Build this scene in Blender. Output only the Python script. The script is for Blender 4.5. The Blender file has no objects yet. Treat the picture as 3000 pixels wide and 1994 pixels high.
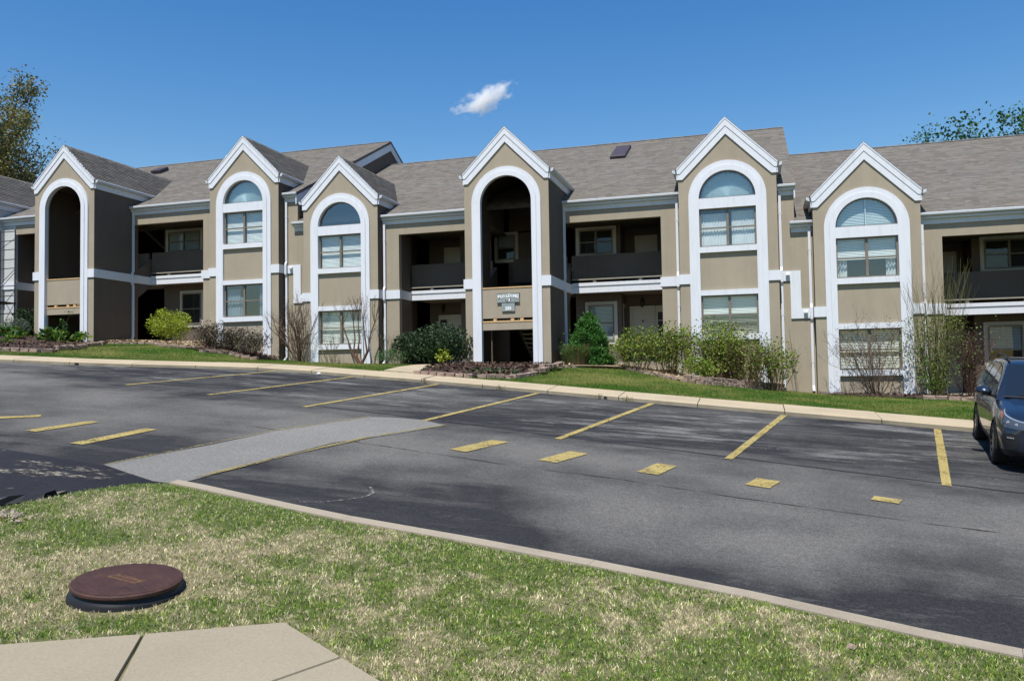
import bpy, math, random
import numpy as np
from mathutils import Vector, Matrix

random.seed(7); RNG = np.random.default_rng(7)
scene = bpy.context.scene
COL = scene.collection

# ------------------------------------------------------------------ camera
yaw, pitch, roll = math.radians(16.62), math.radians(2.376), math.radians(-0.894)
fwd = Vector((-math.sin(yaw)*math.cos(pitch), math.cos(yaw)*math.cos(pitch), math.sin(pitch)))
rgt = Vector((math.cos(yaw), math.sin(yaw), 0)); upv = rgt.cross(fwd)
r2 = math.cos(roll)*rgt + math.sin(roll)*upv; u2 = -math.sin(roll)*rgt + math.cos(roll)*upv
cd = bpy.data.cameras.new('camera'); cam = bpy.data.objects.new('camera', cd); COL.objects.link(cam)
cam.matrix_world = Matrix(((r2.x, u2.x, -fwd.x, 0), (r2.y, u2.y, -fwd.y, 0), (r2.z, u2.z, -fwd.z, 0), (0, 0, 0, 1)))
cd.sensor_width = 36; cd.sensor_fit = 'HORIZONTAL'; cd.lens = 2392.66/3000*36
cd.clip_start = 0.1; cd.clip_end = 6000
scene.camera = cam

# ------------------------------------------------------------------ sky, sun, exposure
SUN = Vector((-0.065, -1.0, 1.85)).normalized()
el = math.asin(SUN.z); az = math.atan2(SUN.x, SUN.y)
w = bpy.data.worlds.new('World'); scene.world = w; w.use_nodes = True
nt = w.node_tree; nt.nodes.clear()
sky = nt.nodes.new('ShaderNodeTexSky'); sky.sky_type = 'NISHITA'; sky.sun_disc = False
sky.sun_elevation = el; sky.sun_rotation = az; sky.altitude = 200; sky.air_density = 1.5; sky.dust_density = 0.0; sky.ozone_density = 3.0
bg = nt.nodes.new('ShaderNodeBackground'); bg.inputs['Strength'].default_value = 0.098
out = nt.nodes.new('ShaderNodeOutputWorld')
hs = nt.nodes.new('ShaderNodeHueSaturation'); hs.inputs['Saturation'].default_value = 1.42; hs.inputs['Hue'].default_value = .510
nt.links.new(sky.outputs[0], hs.inputs['Color']); nt.links.new(hs.outputs[0], bg.inputs['Color']); nt.links.new(bg.outputs[0], out.inputs['Surface'])
sd = bpy.data.lights.new('sun', 'SUN'); sd.energy = 4.8; sd.angle = math.radians(0.53); sd.color = (1.0, 0.96, 0.89)
so = bpy.data.objects.new('sun', sd); COL.objects.link(so)
so.rotation_euler = (-SUN).to_track_quat('-Z', 'Y').to_euler(); so.location = (0, -20, 40)
scene.view_settings.view_transform = 'Standard'; scene.view_settings.look = 'None'
scene.view_settings.exposure = 0.40; scene.view_settings.gamma = 1.0; scene.view_settings.use_curve_mapping = False
scene.render.engine = 'CYCLES'
scene.cycles.max_bounces = 8; scene.cycles.transparent_max_bounces = 24; scene.cycles.diffuse_bounces = 4; scene.cycles.volume_bounces = 6

# ------------------------------------------------------------------ materials
def newmat(name):
    m = bpy.data.materials.new(name); m.use_nodes = True
    n = m.node_tree; b = n.nodes['Principled BSDF']; return m, n, b
def N(n, t, **kw):
    x = n.nodes.new(t)
    for k, v in kw.items():
        if k in x.inputs: x.inputs[k].default_value = v
        else: setattr(x, k, v)
    return x
def objco(n):
    return N(n, 'ShaderNodeNewGeometry').outputs['Position']
def noise(n, scale, detail=4, rough=.55, vec=None, stretch=None):
    t = N(n, 'ShaderNodeTexNoise', Scale=scale, Detail=detail, Roughness=rough)
    v = vec or objco(n)
    if stretch:
        mp = N(n, 'ShaderNodeMapping'); mp.inputs['Scale'].default_value = stretch; n.links.new(v, mp.inputs['Vector']); v = mp.outputs[0]
    n.links.new(v, t.inputs['Vector']); return t.outputs['Fac']
def ramp(n, fac, stops):
    r = N(n, 'ShaderNodeValToRGB'); e = r.color_ramp.elements
    while len(e) < len(stops): e.new(.5)
    for q, (p, c) in zip(e, stops):
        q.position = p; q.color = (*c, 1) if len(c) == 3 else c
    n.links.new(fac, r.inputs[0]); return r.outputs[0]
def mix(n, fac, a, b, mode='MIX'):
    x = N(n, 'ShaderNodeMix', data_type='RGBA', blend_type=mode)
    for s, v in ((0, fac), (6, a), (7, b)):
        if hasattr(v, 'links'): n.links.new(v, x.inputs[s])
        else: x.inputs[s].default_value = v if not isinstance(v, tuple) else (*v, 1) if len(v) == 3 else v
    return x.outputs[2]
def mathn(n, op, a, b=None):
    x = N(n, 'ShaderNodeMath', operation=op)
    for i, v in enumerate((a, b)):
        if v is None: continue
        if hasattr(v, 'links'): n.links.new(v, x.inputs[i])
        else: x.inputs[i].default_value = v
    return x.outputs[0]
def bump(n, b, h, strength=.3, dist=.01):
    x = N(n, 'ShaderNodeBump', Strength=strength, Distance=dist); n.links.new(h, x.inputs['Height']); n.links.new(x.outputs[0], b.inputs['Normal'])
def speckmat(name, c, amp=.12, scale=3, rough=.8, bs=60, bstr=.25, bd=.005, metal=0, spec=.3, fine=None, stretch=None):
    m, n, b = newmat(name)
    lo = tuple(v*(1-amp) for v in c); hi = tuple(min(1, v*(1+amp)) for v in c)
    col = ramp(n, noise(n, scale, 5, .6, stretch=stretch), [(.3, lo), (.7, hi)])
    if fine:
        f = noise(n, fine[0], 3, .7); col = mix(n, 1.0, col, ramp(n, f, [(.3, (1-fine[1],)*3), (.7, (1+fine[1]*.6,)*3)]), 'MULTIPLY')
    n.links.new(col, b.inputs['Base Color']); b.inputs['Roughness'].default_value = rough; b.inputs['Metallic'].default_value = metal
    b.inputs['Specular IOR Level'].default_value = spec
    if bstr: bump(n, b, noise(n, bs, 3, .6), bstr, bd)
    return m
def attrmat(name, rough=.6, trans=0, bs=0, spec=.25, mul=(1, 1, 1)):
    m, n, b = newmat(name)
    a = N(n, 'ShaderNodeAttribute', attribute_name='col')
    c = a.outputs['Color']
    n.links.new(c, b.inputs['Base Color']); b.inputs['Roughness'].default_value = rough; b.inputs['Specular IOR Level'].default_value = spec
    if bs: bump(n, b, noise(n, bs, 3, .6), .4, .01)
    if trans:
        t = N(n, 'ShaderNodeBsdfTranslucent'); n.links.new(c, t.inputs['Color'])
        ms = N(n, 'ShaderNodeMixShader'); ms.inputs[0].default_value = trans
        n.links.new(b.outputs[0], ms.inputs[1]); n.links.new(t.outputs[0], ms.inputs[2])
        n.links.new(ms.outputs[0], n.nodes['Material Output'].inputs['Surface'])
    return m
def glassmat(name, tint, base, rough=.0):
    m, n, b = newmat(name)
    tr = N(n, 'ShaderNodeBsdfTransparent'); tr.inputs[0].default_value = (*tint, 1)
    gl = N(n, 'ShaderNodeBsdfGlossy'); gl.inputs['Roughness'].default_value = rough; gl.inputs[0].default_value = (.9, .95, 1, 1)
    ge = N(n, 'ShaderNodeNewGeometry'); dt = N(n, 'ShaderNodeVectorMath', operation='DOT_PRODUCT')
    n.links.new(ge.outputs['Normal'], dt.inputs[0]); n.links.new(ge.outputs['Incoming'], dt.inputs[1])
    k = mathn(n, 'POWER', mathn(n, 'SUBTRACT', 1.0, mathn(n, 'ABSOLUTE', dt.outputs['Value'])), 5.0)
    f = mathn(n, 'ADD', mathn(n, 'MULTIPLY', k, .9), base+.05)
    ms = N(n, 'ShaderNodeMixShader'); n.links.new(f, ms.inputs[0]); n.links.new(tr.outputs[0], ms.inputs[1]); n.links.new(gl.outputs[0], ms.inputs[2])
    wv = noise(n, 1.3, 2, .5); bp = N(n, 'ShaderNodeBump', Strength=.06, Distance=.05); n.links.new(wv, bp.inputs['Height']); n.links.new(bp.outputs[0], gl.inputs['Normal'])
    n.links.new(ms.outputs[0], n.nodes['Material Output'].inputs['Surface']); return m

def stuccomat(name, c):
    m, n, b = newmat(name)
    base = ramp(n, noise(n, .9, 5, .6), [(.3, tuple(v*.93 for v in c)), (.7, tuple(v*1.05 for v in c))])
    st = noise(n, 1.0, 4, .65, stretch=(3.2, 3.2, .35))
    base = mix(n, 1.0, base, ramp(n, st, [(.33, (.95, .945, .935)), (.60, (1.015, 1.015, 1.015))]), 'MULTIPLY')
    base = mix(n, 1.0, base, ramp(n, noise(n, 55, 2, .6), [(.3, (.94,)*3), (.7, (1.04,)*3)]), 'MULTIPLY')
    n.links.new(base, b.inputs['Base Color']); b.inputs['Roughness'].default_value = .92; b.inputs['Specular IOR Level'].default_value = .12
    bump(n, b, noise(n, 45, 4, .7), .35, .006); return m
def trimmat(name, c):
    m, n, b = newmat(name)
    st = noise(n, 1.5, 5, .7, stretch=(5, 5, .6))
    base = ramp(n, st, [(.28, tuple(v*.90 for v in c)), (.5, c), (.8, tuple(min(.88, v*1.03) for v in c))])
    n.links.new(base, b.inputs['Base Color']); b.inputs['Roughness'].default_value = .62; b.inputs['Specular IOR Level'].default_value = .25
    bump(n, b, noise(n, 70, 3, .6), .12, .003); return m
M = {}
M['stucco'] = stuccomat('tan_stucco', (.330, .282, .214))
M['brown'] = stuccomat('shaded_stucco', (.122, .098, .079))  # darker copy of the tan; shade of side and recessed walls put into colour
M['primer'] = stuccomat('pale_primer', (.50, .51, .50))
M['white'] = trimmat('white_trim_paint', (.62, .635, .67))
M['gutter'] = trimmat('gutter_paint', (.50, .52, .55))
M['bronze'] = speckmat('bronze_frame', (.17, .145, .115), .1, 4, .5, bstr=0)
M['tan'] = speckmat('tan_paint', (.30, .27, .215), .06, 3, .6, bstr=.1)
M['casing'] = speckmat('casing_paint', (.46, .44, .385), .06, 3, .6, bstr=.1)
M['deck'] = speckmat('balcony_deck', (.17, .14, .105), .15, 4, .85, stretch=(6, 1, 1))
M['wood'] = speckmat('raw_timber', (.50, .33, .16), .2, 6, .8, stretch=(1, 1, 8))
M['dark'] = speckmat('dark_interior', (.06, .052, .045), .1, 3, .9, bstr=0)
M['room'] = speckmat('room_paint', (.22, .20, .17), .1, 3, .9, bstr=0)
M['glass'] = glassmat('window_glass', (.84, .88, .87), .08)
M['archglass'] = glassmat('arch_window_glass', (.78, .84, .84), .13)
M['porchglass'] = glassmat('porch_glass', (.6, .64, .64), -.01)
M['blind'] = speckmat('blind_slat', (.82, .83, .82), .04, 5, .6, bstr=0)
M['curtain'] = speckmat('curtain_cloth', (.70, .72, .73), .08, 3, .9, bstr=0)
M['bluecurtain'] = speckmat('blue_curtain_cloth', (.20, .26, .34), .1, 3, .9, bstr=0)
M['pleat'] = speckmat('pleated_shade', (.72, .80, .80), .05, 3, .9, bstr=0)
M['iron'] = speckmat('black_metal', (.022, .022, .024), .1, 5, .5, bstr=0)
M['rust'] = speckmat('scaffold_steel', (.035, .038, .045), .3, 8, .6, bstr=.1)
M['plank'] = speckmat('scaffold_plank', (.06, .05, .045), .2, 5, .8)
M['skyl'] = speckmat('skylight_cover', (.055, .045, .055), .15, 5, .55, bstr=.1)
M['roofbase'] = speckmat('roof_felt', (.13, .11, .10), .1, 2, .95)
M['signgrey'] = speckmat('painted_sign', (.235, .27, .27), .15, 7, .7, bstr=.1)
M['signwhite'] = speckmat('sign_letter', (.82, .83, .82), .05, 8, .6, bstr=0)
M['signedge'] = speckmat('sign_edge', (.10, .11, .11), .1, 6, .7, bstr=0)
M['shingle'] = attrmat('asphalt_shingle', .95, 0, 160, .15)
M['leaf'] = attrmat('leaf', .5, .3, 0, .3)
M['grass'] = attrmat('grass_blade', .6, .25, 0, .2)
M['twig'] = attrmat('bark', .9, 0, 0, .1)
M['block'] = speckmat('landscape_block', (.30, .215, .17), .28, 9, .95, 40, .6, .02, fine=(30, .25))
M['mulch'] = speckmat('mulch', (.075, .05, .038), .55, 14, 1, 40, .9, .05, fine=(60, .5))
M['gravel'] = speckmat('pea_gravel', (.36, .285, .18), .3, 25, .95, 60, .8, .03, fine=(70, .35))
M['soil'] = speckmat('soil', (.12, .10, .06), .3, 5, 1)
M['porch'] = speckmat('porch_concrete', (.30, .265, .21), .12, 3, .9)

def concretemat(name, c, dark=.25):
    m, n, b = newmat(name)
    base = ramp(n, noise(n, 1.1, 6, .6), [(.25, tuple(v*(1-dark*.6) for v in c)), (.55, c), (.8, tuple(v*1.06 for v in c))])
    sp = noise(n, 85, 4, .85); base = mix(n, 1.0, base, ramp(n, sp, [(.25, (.72, .71, .69)), (.45, (.98, .98, .98)), (.72, (1.16, 1.16, 1.15))]), 'MULTIPLY')
    sp2 = noise(n, 45, 2, .5); base = mix(n, 1.0, base, ramp(n, sp2, [(.3, (.94, .93, .92)), (.7, (1.03, 1.03, 1.03))]), 'MULTIPLY')
    n.links.new(base, b.inputs['Base Color']); b.inputs['Roughness'].default_value = .92; b.inputs['Specular IOR Level'].default_value = .15
    bump(n, b, sp, .25, .004); return m
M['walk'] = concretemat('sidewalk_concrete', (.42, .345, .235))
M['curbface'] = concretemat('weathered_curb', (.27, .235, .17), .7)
M['nearwalk'] = concretemat('near_sidewalk_concrete', (.295, .252, .180), .15)
M['nearcurb'] = concretemat('near_curb_concrete', (.31, .265, .20), .45)

def asphaltmat(name, lo, hi, worn, wornamt, speck=.35, scuff=0, lane=0):
    m, n, b = newmat(name)
    big = noise(n, .22, 5, .6)
    if lane:
        sp = N(n, 'ShaderNodeSeparateXYZ'); n.links.new(objco(n), sp.inputs[0])
        t = mathn(n, 'ADD', mathn(n, 'MULTIPLY', sp.outputs[0], .235), sp.outputs[1])      # distance along the stall depth
        t = mathn(n, 'ADD', t, mathn(n, 'MULTIPLY', mathn(n, 'SUBTRACT', noise(n, .45, 5, .62), .5), 4.2))
        far = ramp(n, mathn(n, 'MULTIPLY', t, .05), [(.335, (.0,)*3), (.385, (.12,)*3), (.44, (.20,)*3), (.56, (.27,)*3), (.63, (.05,)*3), (1, (.0,)*3)])
        near = ramp(n, mathn(n, 'MULTIPLY', t, .05), [(.33, (-.0,)*3), (.36, (0,)*3)])
        big = mathn(n, 'ADD', mathn(n, 'SUBTRACT', big, .16), far)
    col = ramp(n, big, [(.36, lo), (.50, tuple(.5*(p+q) for p, q in zip(lo, hi))), (.64, hi)])
    st = noise(n, .9, 5, .7, stretch=(.35, 1.6, 1))
    col = mix(n, ramp(n, st, [(.50, (0, 0, 0)), (.74, (.6, .6, .6))]), col, hi)
    if wornamt:
        wn = noise(n, 1.3, 8, .72, stretch=(.5, 1.3, 1)); wf = noise(n, 15, 4, .7, stretch=(.45, 1.6, 1))
        k = mathn(n, 'MULTIPLY', ramp(n, wn, [(.55, (0, 0, 0)), (.63, (1, 1, 1))]), ramp(n, wf, [(.50, (.0,)*3), (.56, (1, 1, 1))]))
        col = mix(n, mathn(n, 'MULTIPLY', k, wornamt), col, worn)
    if lane:
        sc = noise(n, .75, 9, .75, stretch=(.55, 1.5, 1)); sl = noise(n, 5, 5, .75, stretch=(.12, 1.6, 1)); rg = ramp(n, mathn(n, 'MULTIPLY', t, .05), [(.60, (.06,)*3), (.70, (1,)*3)])
        k = mathn(n, 'MULTIPLY', ramp(n, sc, [(.50, (0, 0, 0)), (.62, (1, 1, 1))]), ramp(n, sl, [(.42, (0, 0, 0)), (.60, (1, 1, 1))]))
        col = mix(n, mathn(n, 'MULTIPLY', mathn(n, 'MULTIPLY', k, rg), .95), col, worn)
        ln_ = noise(n, 1.0, 3, .5, stretch=(.06, 9, 1)); col = mix(n, mathn(n, 'MULTIPLY', mathn(n, 'MULTIPLY', ramp(n, ln_, [(.62, (0, 0, 0)), (.68, (1, 1, 1))]), rg), .55), col, worn)
    f = noise(n, 70, 4, .85)
    col = mix(n, 1.0, col, ramp(n, f, [(.32, (1-speck*1.35,)*3), (.5, (1, 1, 1)), (.68, (1+speck*2.3,)*3)]), 'MULTIPLY')
    f2 = noise(n, 22, 4, .75); col = mix(n, 1.0, col, ramp(n, f2, [(.3, (1-speck*.55,)*3), (.5, (1, 1, 1)), (.7, (1+speck*.7,)*3)]), 'MULTIPLY')
    n.links.new(col, b.inputs['Base Color']); b.inputs['Roughness'].default_value = .95; b.inputs['Specular IOR Level'].default_value = .10
    bump(n, b, f, .55, .006); return m
M['asphalt'] = asphaltmat('asphalt', (.0275, .0275, .029), (.122, .116, .106), (.21, .205, .19), .15, .38, 0, 1)
M['sealed'] = asphaltmat('sealed_asphalt', (.018, .0185, .022), (.028, .0285, .033), (.33, .29, .22), 1.0, .25)
M['patch'] = asphaltmat('pale_concrete_patch', (.160, .153, .140), (.192, .184, .169), (.24, .232, .215), .3, .3)
M['yellow'] = speckmat('yellow_road_paint', (.42, .345, .125), .18, 4, .8, 90, .3, .004, fine=(60, .28))
M['yellowworn'] = speckmat('worn_yellow_paint', (.30, .24, .09), .25, 5, .85, 90, .3, .004, fine=(50, .4))
def wornpaint(name, c, lo, hi):
    m, n, b = newmat(name); f = noise(n, 60, 4, .7); col = ramp(n, f, [(.3, tuple(v*.72 for v in c)), (.6, c), (.8, tuple(min(1, v*1.1) for v in c))]); big = noise(n, 2.2, 4, .6)
    col = mix(n, 1.0, col, ramp(n, big, [(.3, (.82, .80, .76)), (.6, (1, 1, 1))]), 'MULTIPLY'); n.links.new(col, b.inputs['Base Color']); b.inputs['Roughness'].default_value = .85; b.inputs['Specular IOR Level'].default_value = .15
    k = mathn(n, 'ADD', mathn(n, 'MULTIPLY', noise(n, 26, 6, .8), .75), mathn(n, 'MULTIPLY', noise(n, 3.0, 3, .6), .25)); tr = N(n, 'ShaderNodeBsdfTransparent'); ms = N(n, 'ShaderNodeMixShader')
    n.links.new(ramp(n, k, [(lo, (0, 0, 0)), (hi, (1, 1, 1))]), ms.inputs[0]); n.links.new(tr.outputs[0], ms.inputs[1]); n.links.new(b.outputs[0], ms.inputs[2]); n.links.new(ms.outputs[0], n.nodes['Material Output'].inputs['Surface'])
    bump(n, b, f, .3, .003); return m
M['yellow'] = wornpaint('yellow_road_paint', (.405, .318, .118), .425, .475)
M['yellowworn'] = wornpaint('worn_yellow_paint', (.31, .25, .10), .45, .53)
M['crack'] = speckmat('crack_line', (.035, .028, .022), .2, 20, .95, bstr=0)  # dark tone of the thin crack ribbons in the asphalt
M['scuff'] = wornpaint('white_scuff', (.26, .25, .235), .46, .56)
M['wire_shadow'] = speckmat('wire_shadow_tone', (.028, .028, .031), .1, 3, .85, bstr=0)  # cast shadow of a wire put into colour

# ------------------------------------------------------------------ mesh helpers
class MB:
    def __init__(s): s.v = []; s.f = []; s.m = []
    def face(s, pts, mi=0):
        i = len(s.v); s.v += [tuple(p) for p in pts]; s.f.append(tuple(range(i, i+len(pts)))); s.m.append(mi)
    def prism(s, poly, fn, a, b, mi=0):      # poly of 2-D points, fn(p2, t) -> 3-D
        i = len(s.v); n = len(poly)
        s.v += [fn(p, a) for p in poly] + [fn(p, b) for p in poly]
        s.f += [tuple(range(i, i+n)), tuple(range(i+2*n-1, i+n-1, -1))]; s.m += [mi, mi]
        for k in range(n):
            j = (k+1) % n; s.f.append((i+k, i+n+k, i+n+j, i+j)); s.m.append(mi)
    def xz(s, poly, y0, y1, mi=0): s.prism(poly, lambda p, t: (p[0], t, p[1]), y0, y1, mi)
    def yz(s, poly, x0, x1, mi=0): s.prism(poly, lambda p, t: (t, p[0], p[1]), x0, x1, mi)
    def xy(s, poly, z0, z1, mi=0): s.prism(poly, lambda p, t: (p[0], p[1], t), z0, z1, mi)
    def box(s, x0, x1, y0, y1, z0, z1, mi=0): s.xz([(x0, z0), (x1, z0), (x1, z1), (x0, z1)], y0, y1, mi)
    def tube(s, pts, r, n=6, mi=0, caps=True):
        pts = [Vector(p) for p in pts]; rr = r if isinstance(r, (list, tuple)) else [r]*len(pts)
        i0 = len(s.v); prev = None
        for k, p in enumerate(pts):
            d = (pts[min(k+1, len(pts)-1)]-pts[max(k-1, 0)]).normalized()
            a = prev if prev else (Vector((0, 0, 1)) if abs(d.z) < .9 else Vector((1, 0, 0)))
            a = (a-d*a.dot(d)).normalized(); b = d.cross(a); prev = a
            for q in range(n):
                t = 2*math.pi*q/n; s.v.append(tuple(p+(a*math.cos(t)+b*math.sin(t))*rr[k]))
        for k in range(len(pts)-1):
            for q in range(n):
                A = i0+k*n+q; B = i0+k*n+(q+1) % n; s.f.append((A, B, B+n, A+n)); s.m.append(mi)
        if caps:
            s.f.append(tuple(range(i0+n-1, i0-1, -1))); e = i0+(len(pts)-1)*n; s.f.append(tuple(range(e, e+n))); s.m += [mi, mi]
    def rtube(s, pts, w, d, mi=0):            # rectangular pipe along a vertical-ish path in y,z at fixed axes
        pts = [Vector(p) for p in pts]; i0 = len(s.v)
        for p in pts:
            for a, b in ((-w, -d), (w, -d), (w, d), (-w, d)): s.v.append((p.x+a, p.y+b, p.z))
        for k in range(len(pts)-1):
            for q in range(4):
                A = i0+k*4+q; B = i0+k*4+(q+1) % 4; s.f.append((A, B, B+4, A+4)); s.m.append(mi)
        s.f += [(i0, i0+1, i0+2, i0+3), tuple(len(s.v)-4+q for q in range(4))]; s.m += [mi, mi]
    def build(s, name, mats, parent=None, smooth=False, kind=None, label=None):
        me = bpy.data.meshes.new(name); me.from_pydata(s.v, [], s.f)
        mats = mats if isinstance(mats, (list, tuple)) else [mats]
        for m in mats: me.materials.append(m)
        if len(mats) > 1: me.polygons.foreach_set('material_index', s.m)
        if smooth: me.polygons.foreach_set('use_smooth', [True]*len(me.polygons))
        me.validate()
        import bmesh
        bm = bmesh.new(); bm.from_mesh(me); bmesh.ops.recalc_face_normals(bm, faces=bm.faces); bm.to_mesh(me); bm.free()
        return link(name, me, parent, kind, label)
def link(name, me, parent=None, kind=None, label=None):
    o = bpy.data.objects.new(name, me); COL.objects.link(o)
    if parent is not None:
        o.parent = parent
        if parent.type == 'EMPTY': o.matrix_parent_inverse = Matrix.Translation(-Vector(parent.location))
    if kind: o['kind'] = kind
    if label: o['label'] = label
    return o
def npmesh(name, V, F, mat, parent=None, col=None, kind=None, smooth=False, label=None):
    V = np.asarray(V, np.float32); F = np.asarray(F, np.int32); k = F.shape[1]
    me = bpy.data.meshes.new(name); me.vertices.add(len(V)); me.vertices.foreach_set('co', V.ravel())
    me.loops.add(F.size); me.loops.foreach_set('vertex_index', F.ravel())
    me.polygons.add(len(F)); me.polygons.foreach_set('loop_start', np.arange(0, F.size, k, dtype=np.int32))
    try: me.polygons.foreach_set('loop_total', np.full(len(F), k, np.int32))
    except Exception: pass
    if smooth: me.polygons.foreach_set('use_smooth', np.ones(len(F), bool))
    if col is not None:
        a = me.color_attributes.new('col', 'FLOAT_COLOR', 'POINT'); c = np.ones((len(V), 4), np.float32); c[:, :3] = col; a.data.foreach_set('color', c.ravel())
    me.update(calc_edges=True); me.materials.append(mat)
    return link(name, me, parent, kind, label)
def thing(name, label, cat, loc=(0, 0, 0), group=None):
    o = bpy.data.objects.new(name, None); COL.objects.link(o); o.location = loc; o.empty_display_size = .2
    o['label'] = label; o['category'] = cat
    if group: o['group'] = group
    return o

# value noise used to lay out lawns
_NT = RNG.random((256, 256))
def vnoise(x, y):
    x = np.asarray(x, float); y = np.asarray(y, float); xi = np.floor(x).astype(int); yi = np.floor(y).astype(int); fx = x-xi; fy = y-yi
    fx = fx*fx*(3-2*fx); fy = fy*fy*(3-2*fy); g = lambda a, b: _NT[a % 256, b % 256]
    return (g(xi, yi)*(1-fx)+g(xi+1, yi)*fx)*(1-fy)+(g(xi, yi+1)*(1-fx)+g(xi+1, yi+1)*fx)*fy
def fbm(x, y, o=4):
    s = 0; a = .5; t = 0
    for k in range(o): s = s+a*vnoise(x*2**k+17*k, y*2**k+31*k); t += a; a *= .55
    return s/t

# ------------------------------------------------------------------ ground levels
def z0(x, y): return -2.274-.0668*x+.0792*y
def tab(t, x):
    xs, ys = zip(*t); return float(np.interp(x, xs, ys))
CURB = [(-60, 9), (-40, 14.6), (-30, 16.9), (-21.07, 18.49), (-18.1, 18.85), (-15.33, 19.75), (-12.94, 20.3), (-10.3, 19.85), (-7.7, 19.4), (-5.7, 18.98), (-3.3, 18.4), (.5, 17.57), (3.28, 17.0), (8, 16.0), (14, 14.75), (30, 11.4)]
ZB = [(-60, 3.4), (-40, 2.6), (-30, 2.05), (-28, 1.72), (-26.6, 1.66), (-22, 1.5), (-20.5, 1.15), (-18.8, .75), (-17, .6), (-14.6, .48), (-10, .40), (-7, .38), (-4.5, .2), (-2.6, -.15), (0, -.6), (2.3, -.84), (5, -.9), (9, -.98), (20, -1.1)]
WALKW = 1.0
def ycurb(x): return tab(CURB, x)
def ywalk(x): return ycurb(x)+WALKW
def terr(x, y):
    yw = ywalk(x); zw = z0(x, yw)+.10; t = max(0., min(1., (y-yw)/(29.5-yw)))
    return zw+(tab(ZB, x)-zw)*t
NEAR = [(-20, -16), (-9.2, -8), (-7.4, 4.0), (-7.02, 5.6), (-6.95, 6.2), (-6.87, 6.65), (-6.76, 7.05), (-6.6, 7.45), (-6.48, 7.62), (-6.31, 7.69), (-5.91, 7.6), (-5.35, 7.45), (-4.59, 7.25), (-3.84, 7.07), (-2.59, 6.86), (-1.36, 6.62), (-.11, 6.33), (.99, 6.0), (1.55, 5.87), (4, 5.3), (9, 4.2), (30, 0)]
def ynear(x): return tab(NEAR, x)
def inpoly(x, y, poly):
    x = np.asarray(x); y = np.asarray(y); r = np.zeros(x.shape, bool); j = len(poly)-1
    for i in range(len(poly)):
        xi, yi = poly[i]; xj, yj = poly[j]
        c = ((yi > y) != (yj > y)) & (x < (xj-xi)*(y-yi)/((yj-yi) or 1e-9)+xi); r ^= c; j = i
    return r

# base ground reaching the horizon
def big_ground():
    xs = [-3000, -600, -150, -60, -50, -38, 25, 40, 60, 150, 600, 3000]; ys = [-3000, -600, -150, -40, -20, 0, 20, 30, 60, 150, 600, 3000]
    V = []; F = []
    for y in ys:
        for x in xs: V.append((x, y, z0(max(-50, min(30, x)), max(-20, min(30, y)))-1.6))
    n = len(xs)
    for j in range(len(ys)-1):
        for i in range(n-1): a = j*n+i; F.append((a, a+1, a+n+1, a+n))
    col = np.tile(np.array([.07, .085, .035]), (len(V), 1))
    o = npmesh('ground', V, F, M['soil'], None, kind='structure')
big_ground()

def colgrid(xs, ylo, yhi, rows, zf):
    V = []; F = []
    for x in xs:
        a = ylo(x); b = yhi(x)
        for k in range(rows+1):
            y = a+(b-a)*k/rows; V.append((x, y, zf(x, y)))
    R = rows+1
    for i in range(len(xs)-1):
        for k in range(rows): a = i*R+k; F.append((a, a+R, a+R+1, a+1))
    return V, F
xs = sorted(set(list(np.arange(-60, 40.1, 1.0))+[c[0] for c in CURB]))
V, F = colgrid(xs, lambda x: -25, lambda x: ycurb(x)+.25, 30, z0)
lot = npmesh('parking_lot', V, F, M['asphalt'], None, kind='structure')

def sheet(name, poly, dz, mat, parent=lot, div=1):
    mb = MB(); mb.face([(x, y, z0(x, y)+dz) for x, y in poly]); return mb.build(name, mat, parent)
# worn seal coat in the lane, pale patch, yellow lines
LANE = [(-40, -20), (-40, 12.5), (-24, 10.9), (-14, 9.35), (-10, 8.79), (-7.94, 8.48), (-7.07, 8.15), (-6.4, 7.9), (-6.6, 7.3), (-6.9, 6.3), (-7.3, 4.4), (-9.2, -9), (-20, -18)]
sheet('sealed_lane', LANE, .004, M['sealed'])
PATCH = [(-7.98, 8.50), (-7.62, 10.2), (-7.45, 11.6), (-7.08, 13.0), (-6.79, 13.62), (-6.3, 13.74), (-5.78, 13.69), (-5.18, 13.30), (-5.62, 12.1), (-6.12, 11.06), (-6.3, 9.72), (-6.42, 8.2), (-6.5, 7.98), (-6.8, 8.0), (-7.4, 8.25)]
sheet('pale_patch', PATCH, .008, M['patch'])
def ribbon(name, a, b, w0, mat, dz=.012, w1=None, jit=.004):
    a = Vector(a); b = Vector(b); d = (b-a).normalized(); n = Vector((-d.y, d.x)); w1 = w1 or w0; K = 8
    L = []; R = []
    for k in range(K+1):
        p = a.lerp(b, k/K); ww = (w0+(w1-w0)*k/K)/2
        L.append(p+n*(ww+random.uniform(-jit, jit))); R.append(p-n*(ww+random.uniform(-jit, jit)))
    mb = MB()
    for k in range(K): mb.face([(p.x, p.y, z0(p.x, p.y)+dz) for p in (R[k], R[k+1], L[k+1], L[k])])
    return mb.build(name, mat, lot)
STALL = [((-12.94, 20.19), (-13.96, 15.54)), ((-10.38, 19.92), (-11.24, 14.9)), ((-7.74, 19.3), (-8.51, 14.19)), ((-4.96, 18.72), (-5.74, 13.6)), ((-2.21, 18.09), (-3.08, 12.8)), ((.51, 17.5), (-.42, 12.25)), ((3.2, 16.9), (2.28, 11.59)), ((6.0, 16.25), (5.05, 10.95)), ((8.7, 15.7), (7.8, 10.4))]
for a, b in STALL: ribbon('parking_line', a, b, .12, M['yellow'])
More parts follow.
